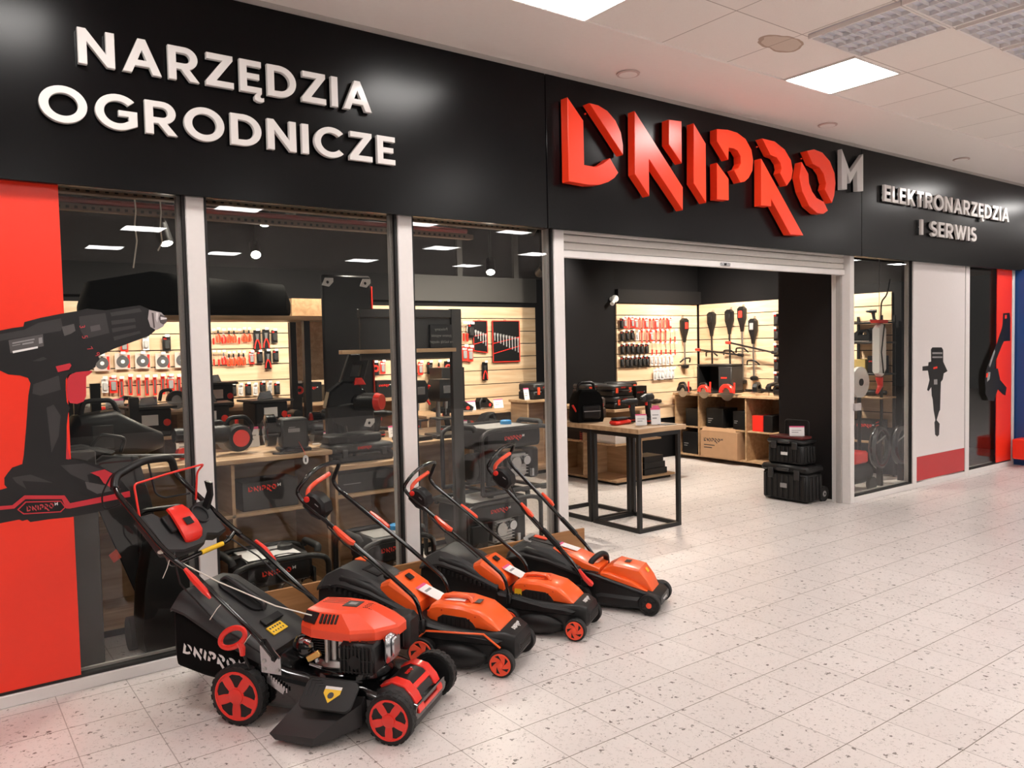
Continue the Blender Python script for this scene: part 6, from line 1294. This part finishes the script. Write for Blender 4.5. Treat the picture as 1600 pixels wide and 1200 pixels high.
# --- first and second window goods
bench_grinder('bench grinder with two black wheel guards on the counter in the second window', 1.95, 5.10, .9455, math.radians(-10))
leaf_blower('black leaf blower with red wheels on the counter in the second window', 1.55, 5.20, .9455, math.radians(4)).scale = (.78,)*3
carton('dark grey carton with a red word on the lower counter shelf', 1.57, 1.93, 4.99, 5.22, .6005, .78, CHAR, True, face='y', ww=.5)
carton('dark carton with a handle print on the upper right shelf of the lower unit', 2.20, 2.62, 4.98, 5.25, .6305, .765, CHAR, False, marks=1)
tool_case('long dark grey tool case on top of the lower oak unit', 2.42, 5.14, .8305, math.radians(0), .46, .26, .12, red=False)
ms = thing('mitre_saw', 'large black mitre saw with a red motor cap on the lower oak unit', 'saw', (2.40, 5.22, .9505))
bx('base', -.20, .20, -.12, .10, 0, .06, BLACK, .012, ms); MB().use(BLACK).tube([(-.02, .08, .05), (-.03, .10, .22), (.0, .03, .36)], [.05, .04, .045], 12).build('arm', ms)
MB().use(GLOSSBLK).prism([(-.18, .25), (-.15, .36), (-.05, .43), (.06, .42), (.13, .34), (.13, .27)], lambda u, v, w: (u, w, v), -.05, .03, c=.012).build('blade_guard', ms)
MB().use(mat('dark_blade', (.05, .048, .048), .3, .8)).cyl((-.02, -.012, .25), (-.02, -.008, .25), .135, n=40).build('blade', ms)
MB().use(BLACK).prism([(-.06, .42), (.02, .62), (.16, .62), (.17, .58), (.12, .42)], lambda u, v, w: (u, w, v), -.022, .022, [[(.02, .46), (.045, .54), (.11, .54), (.09, .46)]], .008).build('handle', ms)
MB().use(BLACK).cyl((.06, -.03, .28), (.15, -.15, .28), .062, n=24).build('motor', ms); MB().use(RED).cyl((.15, -.15, .28), (.175, -.185, .28), .064, .055, 24).build('motor_cap', ms)
MB().use(RED).prism([(.03, .40), (.05, .45), (.09, .45), (.12, .40)], lambda u, v, w: (u, w, v), -.06, -.025, c=.006).build('guard_tab', ms)
generator('generator with a white patterned top sheet and black tubes under the second window', 1.62, 5.28 if 0 else 4.72, .0, 0, True, 'white', .62, .36, .40) if 0 else None
generator('generator with a white patterned top sheet low in the second window', 1.60, 4.62, .0, 0, True, 'white', .56, .40, .40)
generator('generator with a blue fuel cap low at the right of the second window', 2.36, 4.64, .0, 0, True, 'blue', .50, .40, .40)
generator('lower generator of the stack in the third window', 3.42, 5.05, .0, math.radians(6), True, 'plain', .74, .50, .44)
generator('upper generator of the stack in the third window, with a red word', 3.62, 5.12, .475, math.radians(4), True, 'blue', .72, .50, .49)
# long dark machines lying on the counter in the first window
lb_ = thing('pole_saw', 'long black pole saw lying on the counter in the first window', 'saw', (.95, 5.05, .9455), math.radians(-6))
MB().use(BLACK).prism([(-.50, .03), (-.22, .0), (-.12, .02), (-.08, .10), (-.25, .15), (-.50, .13)], lambda u, v, w: (u, w, v), -.06, .06, c=.015).build('motor_body', lb_); MB().use(DARKSTEEL).cyl((-.12, 0, .07), (.40, 0, .03), .014, n=10).build('shaft', lb_)
MB().use(BLACK).tube(rnd([(-.2, 0, .13), (-.15, 0, .2), (-.02, 0, .17), (-.05, 0, .09)], .03, 3), .012, 8).build('handle', lb_)
lc_ = thing('garden_vacuum', 'bulky black garden vacuum on the counter behind the first white post', 'garden vacuum', (.86, 5.35, .9455), math.radians(8))
MB().use(BLACK).loft([sec(-.22, .06, .06, .2, .04), sec(-.15, .12, .02, .30, .06), sec(.05, .13, .0, .32, .06), sec(.22, .08, .03, .22, .05), sec(.34, .05, .06, .16, .04)]).build('body', lc_); MB().use(CHAR).tube(rnd([(-.12, 0, .29), (-.1, 0, .38), (.06, 0, .38), (.10, 0, .28)], .03, 3), .015, 8).build('handle', lc_); bx('vent_band', -.10, .02, -.135, -.125, .10, .24, CHAR, .004, lc_)
for i, (x, lb) in enumerate(((.87, 'tall black stand post in the first window, left of two'), (.99, 'tall black stand post in the first window, right of two'))):
    st = thing('display_stand', lb, 'stand', (x+.10*i, 5.62, 0)); bx('post', -.028, .028, -.02, .02, .012, 1.42-.1*i, BLACK, parent=st); bx('foot', -.12, .12, -.12, .12, 0, .0115, BLACK, parent=st)
bx_ = thing('storage_bin', 'black plastic bin standing on the floor behind the first window', 'bin', (.85, 5.0, 0)) if 0 else None
pb_ = thing('power_washer', 'dark grey wheeled pressure washer leaning behind the first window', 'pressure washer', (1.02, 4.62, 0), math.radians(0))
MB().use(BLACK).loft([[(px*w_+ox, py*w_, zz) for px, py in ((-.15, -.13), (.15, -.13), (.17, 0), (.15, .13), (-.15, .13), (-.17, 0))] for zz, w_, ox in ((.02, .9, 0), (.1, 1, 0), (.35, .95, .01), (.55, .75, .02), (.62, .4, .03))]).build('body', pb_)
for s in (-1, 1): MB().use(RUBBER).cyl((s*.19, .06, .09), (s*.15, .06, .09), .09, n=26).build('wheel', pb_)
MB().use(BLACK).tube(rnd([(-.10, .1, .5), (-.10, .1, .74), (.14, .1, .74), (.14, .1, .5)], .04, 4), .014, 8).build('handle', pb_)
rp_ = thing('leaning_board', 'dark grey board with a small orange square leaning behind the first window', 'board', (0, 0, 0))
MB().use(CHAR).prism([(0.67,0.967),(0.774,1.047),(0.955,1.026),(1.012,0.775),(1.084,0.319),(1.057,0.006),(0.995,0.002)], XZ, 4.86, 4.885, c=.004).build('board', rp_)
MB().use(ORED).prism([(0.782,0.492),(0.822,0.521),(0.846,0.47),(0.806,0.445)], XZ, 4.857, 4.8598).build('sticker', rp_)
tag(bx('panel_block', .555, .68, 4.45, 4.56, .0, 1.12, SMOKE, .005), 'dark grey upright panel beside the left red panel behind the glass', 'panel')
# middle tables seen through the second and third windows
counter('middle_table', 'oak table of small power tools in the middle of the shop, left one', 2.35, 3.55, 6.05, 6.65, .84, (.45,))
counter('middle_table', 'oak table with red and black tools beside the chalkboard reflection', 3.75, 4.62, 6.35, 6.95, .80, (.40,))
K = 'power tools on the left middle table'
for i, (x, y, rz, f) in enumerate(((2.48, 6.25, 20, 0), (2.66, 6.35, -60, 1), (2.84, 6.22, 40, 2), (3.02, 6.38, 10, 0), (3.16, 6.22, -30, 1), (3.34, 6.34, 70, 0), (3.45, 6.18, 15, 2))):
    z = .8405; lb = 'small power tool number in the row'
    lb = ('black and red grinder first from the left on the left middle table', 'cordless drill second from the left on the left middle table', 'black jigsaw third from the left on the left middle table', 'grinder in the middle of the left middle table', 'cordless drill right of the middle on the left middle table', 'grinder near the right end of the left middle table', 'jigsaw at the right end of the left middle table')[i]
    (angle_grinder if f == 0 else drill_tool if f == 1 else jigsaw)(lb, x, y, z, math.radians(rz))
for i, (x, y, rz) in enumerate(((2.56, 6.12, -5), (2.92, 6.12, 5), (3.24, 6.10, -8))): price_card(x, y, .8405, math.radians(rz), .12, .10, ('white price card at the left of the left middle table', 'white price card in the middle of the left middle table', 'white price card at the right of the left middle table')[i], 'card %d of the left middle table' % i if 0 else None)
drill_tool('cordless drill with red battery band on the table beside the chalkboard reflection', 4.0, 6.55, .8005, math.radians(150)); angle_grinder('red-headed grinder on the table beside the chalkboard reflection', 4.30, 6.62, .8005, math.radians(30)); sander('black sander on the table beside the chalkboard reflection', 4.45, 6.50, .8005, math.radians(200))
price_card(4.15, 6.45, .8005, 0, .12, .10, 'white price card on the table beside the chalkboard reflection', None)
# machines on the rack's middle shelf behind the grinder
def bench_machine(label, x, y, z, rz=0, k=1.0):
    t = thing('bench_saw', label, 'machine', (x, y, z), rz); t.scale = (k,)*3
    bx('housing', -.16, .16, -.14, .14, .0, .24, BLACK, .012, t); bx('table_plate', -.20, .20, -.18, .18, .2405, .262, CHAR, .004, t); bx('front_label', -.08, .05, -.145, -.1405, .10, .19, WHITE, parent=t)
    MB().use(ZINC).prism([(-.08, .263), (.08, .263), (.05, .34), (-.05, .33)], lambda u, v, w: (u, w, v), -.01, .01, c=.003).build('blade_cover', t); MB().use(RED).cyl((.12, -.15, .12), (.12, -.14, .12), .03, n=18).build('red_knob', t); return t
bench_machine('black bench saw with a white front label on the rack shelf, left one', 1.55, 7.42, .8905); bench_machine('black bench saw with a white front label on the rack shelf, middle one', 2.06, 7.44, .8905, math.radians(-8)); bench_machine('black bench saw with a white front label on the rack shelf, right one', 2.58, 7.43, .8905, math.radians(6))
bench_machine('pale-topped bench machine on the counter behind the grinder', 2.42, 6.1 if 0 else 8.50, 1.0305, 0); 
bd_ = counter('drill_table', 'small oak table of bench drills behind the generators', 3.0, 3.62, 5.50, 5.85, .86, (.4,))
def bench_drill(label, x, y, z, rz=0):
    t = thing('bench_drill', label, 'drill', (x, y, z), rz)
    bx('base', -.11, .11, -.14, .12, 0, .03, BLACK, .006, t); MB().use(STEEL).cyl((0, .07, .03), (0, .07, .44), .020, n=16).build('column', t); bx('work_table', -.09, .09, -.11, .05, .15, .165, CHAR, .004, t)
    MB().use(BLACK).loft([[(px*w_, py*w_+.0, zz) for px, py in ((-.075, -.13), (.075, -.13), (.085, .0), (.075, .11), (-.075, .11), (-.085, .0))] for zz, w_ in ((.30, .8), (.33, 1), (.44, 1), (.48, .85))]).build('head', t)
    MB().use(STEEL).cyl((0, -.08, .30), (0, -.08, .24), .018, .014, 14).cyl((0, -.08, .24), (0, -.08, .19), .004).build('chuck', t)
    for a in (0, 2.1, 4.2): MB().use(RED).cyl((.085, -.06, .36), (.115, -.06+.09*math.cos(a), .36+.09*math.sin(a)), .007, .010, 8).build('feed_lever', t)
    bx('front_plate', -.04, .04, -.134, -.130, .37, .43, GREYP, .001, t); return t
bench_drill('black bench drill with red levers on the small oak table, left one', 3.16, 5.68, .8605, .2); bench_drill('black bench drill with red levers on the small oak table, right one', 3.45, 5.68, .8605, -.1)
circular_saw('bright-guarded circular saw on the counter behind the bench grinder', 2.0, 5.37, .9642, math.radians(10), CHROME, .085); circular_saw('bright-guarded circular saw on the counter behind the leaf blower', 1.62, 5.40, .9642, math.radians(-8), CHROME, .085)
price_card(1.80, 5.46, .9455, 0, .10, .14, 'white price card standing between the bright-guarded saws', None); price_card(1.36, 5.44, .9455, 0, .12, .12, 'white price card on the counter right of the first white post', None)
for i, (x, y, r_, lb) in enumerate(((2.52, 6.56, 90, 'red and black drill at the back left of the left middle table'), (2.90, 6.57, 170, 'red and black drill at the back middle of the left middle table'), (3.20, 6.57, 10, 'red and black drill at the back right of the left middle table'))): drill_tool(lb, x, y, .8405, math.radians(r_), BLACK, RED, 1.1)
carton('red and black carton under the left middle table', 2.5, 2.9, 6.1, 6.4, .4505, .68, BLACK, True, red_end=.05)
for i, x in enumerate((3.85, 4.45)): carton(('black carton with red stripes on the lower shelf beside the chalkboard reflection', 'second black carton with red stripes on the lower shelf beside the chalkboard reflection')[i], x-.05, x+.13, 6.4, 6.65, .4005, .64, BLACK, True, red_end=.04)
# back counter goods
K = ('black machine on the back counter in the first window, left one', 'black machine on the back counter in the first window, right one')
angle_grinder('red-headed grinder on the back counter in the first window', 1.30, 8.58, 1.0305, .4); jigsaw('black jigsaw on the back counter in the first window', 1.62, 8.48, 1.0305, .2); circular_saw('dark circular saw on the back counter behind the first white post', 2.05, 8.50, 1.065, .1, CHAR, .10)
for i, (x, lb) in enumerate(((1.18, 'white price card on the back counter, leftmost'), (1.46, 'white price card on the back counter, second'), (1.76, 'white price card on the back counter, third'))): price_card(x, 8.36, 1.0305, 0, .16, .15, lb, None)
for i, (x, h) in enumerate(((3.45, .22), (3.75, .18), (4.1, .25), (4.35, .2))): carton(('black carton on the back counter, first right of the narrow rack', 'black carton on the back counter, second right of the narrow rack', 'black carton on the back counter, third right of the narrow rack', 'black carton at the right end of the back counter')[i], x-.11, x+.11, 8.4, 8.62, 1.0305, 1.0305+h, BLACK, True)
carton('tall black carton standing on the counter left of the wrench rolls', 5.15, 5.48, 8.45, 8.75, .8005, 1.35, BLACK, False, marks=2)
for i, (x, y) in enumerate(((5.55, 8.42), (6.0, 8.45))): price_card(x, y, .8005, 0, .15, .12, ('white price card on the counter under the wrench rolls, left', 'white price card on the counter under the wrench rolls, right')[i], None)
sander('red and black sander on the counter under the wrench rolls', 5.80, 8.5, .8005, .3); b_ = sander('dark belt sander at the left on the counter under the wrench rolls', 5.35, 8.32, .8005, -.3)
for i, (x, m) in enumerate(((5.0, BLACK), (5.40, BLACK), (6.15, BLACK))): carton(('black carton with red stripes under the side counter, left', 'black carton with red stripes under the side counter, middle', 'black carton with red stripes under the side counter, right')[i], x-.16, x+.16, 8.2, 8.5, .0705, .40, m, True, red_end=.06)
tool_case('black tool case on the oak desk beside the dark column', 6.25, 7.95, .9305, .1, .40, .3, .2); price_card(6.00, 7.84, .9305, 0, .08, .15, 'white price card on the oak desk beside the dark column', None)
# reflection of a bakery kiosk and its chalkboard, built as a solid stand
cb = thing('reflected_kiosk', 'dark grey stand-in for a reflected kiosk with a small mirrored chalkboard in the third window', 'stand', (2.685, 4.62, 0))
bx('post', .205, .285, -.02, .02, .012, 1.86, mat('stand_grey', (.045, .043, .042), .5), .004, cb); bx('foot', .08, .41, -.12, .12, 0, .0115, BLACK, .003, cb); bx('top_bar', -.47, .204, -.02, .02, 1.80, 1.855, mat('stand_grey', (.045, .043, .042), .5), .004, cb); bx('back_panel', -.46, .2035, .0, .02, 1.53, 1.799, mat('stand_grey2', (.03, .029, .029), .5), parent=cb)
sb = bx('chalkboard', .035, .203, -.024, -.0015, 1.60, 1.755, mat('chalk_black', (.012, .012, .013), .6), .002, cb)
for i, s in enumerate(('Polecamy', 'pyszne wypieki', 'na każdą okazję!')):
    text_mb(s, .026, lambda u, v, w: (u, -.0245, v), .119, 1.715-i*.042, mat('chalk', (.25, .24, .23), .8), 'reflected_writing', sb, align='CENTER', mirror=True)
bx('reflected_ledge', -.62, .203, -.075, -.021, 1.572, 1.597, WOOD, .002, cb)
# dark display board with a red edge in the second window
db = thing('display_board', 'tall black display board with a red edge and pale corner brackets in the second window', 'display board', (2.66, 5.62, 0))
bx('panel', -.26, .14, -.015, .015, .95, 2.16, mat('board_black', (.012, .010, .010), .35), .02, db); bx('red_edge', .1405, .150, -.02, .016, 1.20, 2.08, RED, .003, db); bx('post', -.20, -.10, .0155, .06, .012, .95, BLACK, parent=db); bx('foot', -.32, .14, -.10, .14, 0, .0115, BLACK, parent=db)
for x, z in ((-.215, 2.10), (.09, 2.10), (.09, 1.03)):
    m = MB().use(WHITE); m.prism([(x-.045, z-.02), (x-.02, z+.035), (x+.045, z+.035), (x+.045, z+.005), (x+.01, z-.03)], XZ, -.022, -.0155, [circ(x, z+.003, .012, 12)]).build('corner_bracket', db)
# --- right of the doorway
pw = thing('water_lance', 'white and red garden sprayer hanging behind the bay right of the doorway', 'sprayer', (8.42, 4.66, 1.50))
MB().use(WHITE).loft([sec(-.07, .04, -.28, .22, .03), sec(.0, .055, -.32, .26, .04), sec(.07, .04, -.26, .22, .03)]).build('tank', pw); bx('top_cap', -.10, .10, -.05, .05, .265, .30, RED, .008, pw); MB().use(RED).tube([(.0, 0, -.33), (.02, 0, -.42), (-.05, 0, -.50)], [.04, .03, .015], 10).build('nozzle', pw); MB().use(BLACK).tube(rnd([(.03, 0, .30), (.04, 0, .5), (.20, .02, .58), (.22, 0, .75)], .06, 4), .008, 8).build('hose', pw); MB().use(BLACK).tube([(.0, -.06, .25), (-.10, -.08, -.05), (-.02, -.06, -.28)], .007, 6).build('side_hose', pw); MB().use(STEEL).cyl((0, 0, .30), (0, 0, 1.78), .003, n=6).build('hanger', pw)
for i, (x, z, r_) in enumerate(((8.32, .42, .20), (8.80, .40, .19))):
    w_ = thing('hose_reel', ('black hose reel wheel on the low stand right of the doorway, left', 'black hose reel wheel on the low stand right of the doorway, right')[i], 'hose reel', (x, 4.60+.02*i, 0)); MB().use(GLOSSBLK).tube([(r_*math.cos(a)*.75, 0, z+r_*math.sin(a)) for a in (2*PI*j/28 for j in range(29))], .040, 10).build('hoop', w_); MB().use(BLACK).box(-.02, .02, -.03, .03, .0, z-r_+.02, .004).build('leg', w_); MB().use(STEEL).tube([(-.1, -.02, z+.05), (.08, -.02, z+.12)], .008, 6).build('crank', w_); MB().use(BLACK).box(-.02, .02, -.02, .02, z-r_+.0, z+r_-.01).build('spoke', w_)
cp = thing('air_compressor', 'red and black air compressor low behind the bay right of the doorway', 'compressor', (7.86, 4.62, 0))
MB().use(BLACK).lathe([(.05, -.22), (.10, -.19), (.11, -.1), (.11, .1), (.10, .19), (.05, .22)], (0, 0, .18), (1, 0, 0), 26).build('tank', cp); bx('pump_cover', -.14, .12, -.09, .09, .292, .42, RED, .02, cp)
for s in (-1, 1): MB().use(RUBBER).cyl((.12, s*.10, .075), (.12, s*.14, .075), .075, n=26).build('wheel', cp); 
bx('foot', -.17, -.13, -.08, .08, .0, .08, BLACK, parent=cp)
tb = thing('tablet_stand', 'slanted dark screen on a stand behind the bay right of the doorway', 'screen', (8.46, 5.02, 0)); q = MB().use(BLACK); q.T = Matrix.Translation((0, 0, 1.0)) @ Matrix.Rotation(math.radians(-35), 4, 'Y'); q.box(-.18, .18, -.12, .12, -.008, .008, .003).build('screen', tb); MB().use(DARKSTEEL).cyl((0, 0, 0), (0, 0, .99), .015).build('pole', tb); bx('foot', -.10, .10, -.10, .10, 0, .012, BLACK, parent=tb)
rk2 = thing('display_rack', 'dark rack of garden tools against the oak wall right of the doorway', 'rack', (8.86, 5.02, 0))
for s in (-1, 1):
    for q in (-.14, .14): bx('upright', q-.012, q+.012, s*.22-.012, s*.22+.012, 0, 1.86, BLACK, parent=rk2)
for z in (.42, .93, 1.20, 1.56, 1.79): bx('shelf', -.155, .155, -.235, .235, z-.02, z, DARKSTEEL if z > 1.1 else WOOD, .002, rk2)
drill_tool('black drill on the top shelf of the dark rack right of the doorway', 8.84, 4.98, 1.7905, 1.9, BLACK, RED, .6); drill_tool('black drill on the second shelf of the dark rack right of the doorway', 8.82, 4.92, 1.5605, 2.2, BLACK, RED, .7)
sander('black sander on the second shelf of the dark rack, beside the drill', 8.85, 5.12, 1.5605, 1.6); carton('dark carton on the third shelf of the dark rack right of the doorway', 8.78, 8.95, 4.84, 5.0, 1.2005, 1.40, BLACK, True, face='x')
carton('pale yellow carton on the third shelf of the dark rack right of the doorway', 8.80, 8.95, 5.04, 5.2, 1.2005, 1.36, mat('straw_carton', (.50, .36, .12), .6), False, face='x', marks=2)
angle_grinder('black grinder on the fourth shelf of the dark rack right of the doorway', 8.85, 5.0, .9305, 1.7, BLACK); carton('red carton low on the dark rack right of the doorway', 8.76, 8.95, 4.85, 5.15, .4205, .66, BLACK, True, face='x', red_end=.04)
wd = thing('grass_disc', 'large pale disc on a pole leaning beside the doorway post', 'disc', (8.33, 4.84, 0)); MB().use(WHITE).cyl((0, -.02, 1.12), (0, .02, 1.12), .17, n=36).build('disc', wd); MB().use(BLACK).cyl((0, 0, .0), (0, 0, .96), .02, n=10).build('pole', wd); MB().use(BLACK).cyl((0, -.03, 1.12), (0, -.021, 1.12), .04, n=20).build('hub', wd)
# last bay: tripod and crate
tp = thing('floor_tripod', 'dark tripod stand in the last glass bay', 'tripod', (9.98, 4.75, 0))
for a in (0, 2.1, 4.2): MB().use(SMOKE).tube([(0, 0, 1.25), (.30*math.cos(a), .22*math.sin(a), .012)], .016, 8).build('leg', tp)
bx('head', -.04, .04, -.04, .04, 1.251, 1.36, BLACK, .008, tp)
tag(bx('storage_crate', 9.95, 10.32, 5.3, 5.7, 0, .45, CHAR, .01), 'dark storage crate on the floor behind the tripod', 'crate')
rodm = MB().use(ORED).cyl((9.78, 4.62, .30), (10.02, 4.62, .62), .012, n=8).build('rod'); MB().use(DARKSTEEL).cyl((9.78, 4.62, .0), (9.78, 4.62, .31), .008).build('prop', rodm); tag(rodm, 'orange rod propped low in the last glass bay', 'rod')
# small white wall camera at the column
cm = thing('wall_camera', 'small white dome camera high on the dark column', 'camera', (7.33, 7.70, 2.19)); MB().use(WHITE).ell((0, -.05, 0), (.05, .05, .05)).build('dome', cm); MB().use(WHITE).cyl((0, -.0, 0), (0, .02, 0), .03, n=14).build('mount', cm); MB().use(WHITE).cyl((-.03, -.06, -.03), (-.09, -.09, -.07), .022, .028, 12).build('lens_hood', cm)
ms_ = thing('till_monitor', 'dark till monitor with a lit blue strip beside the doorway post', 'monitor', (6.36, 7.40, .9305)) if 0 else None
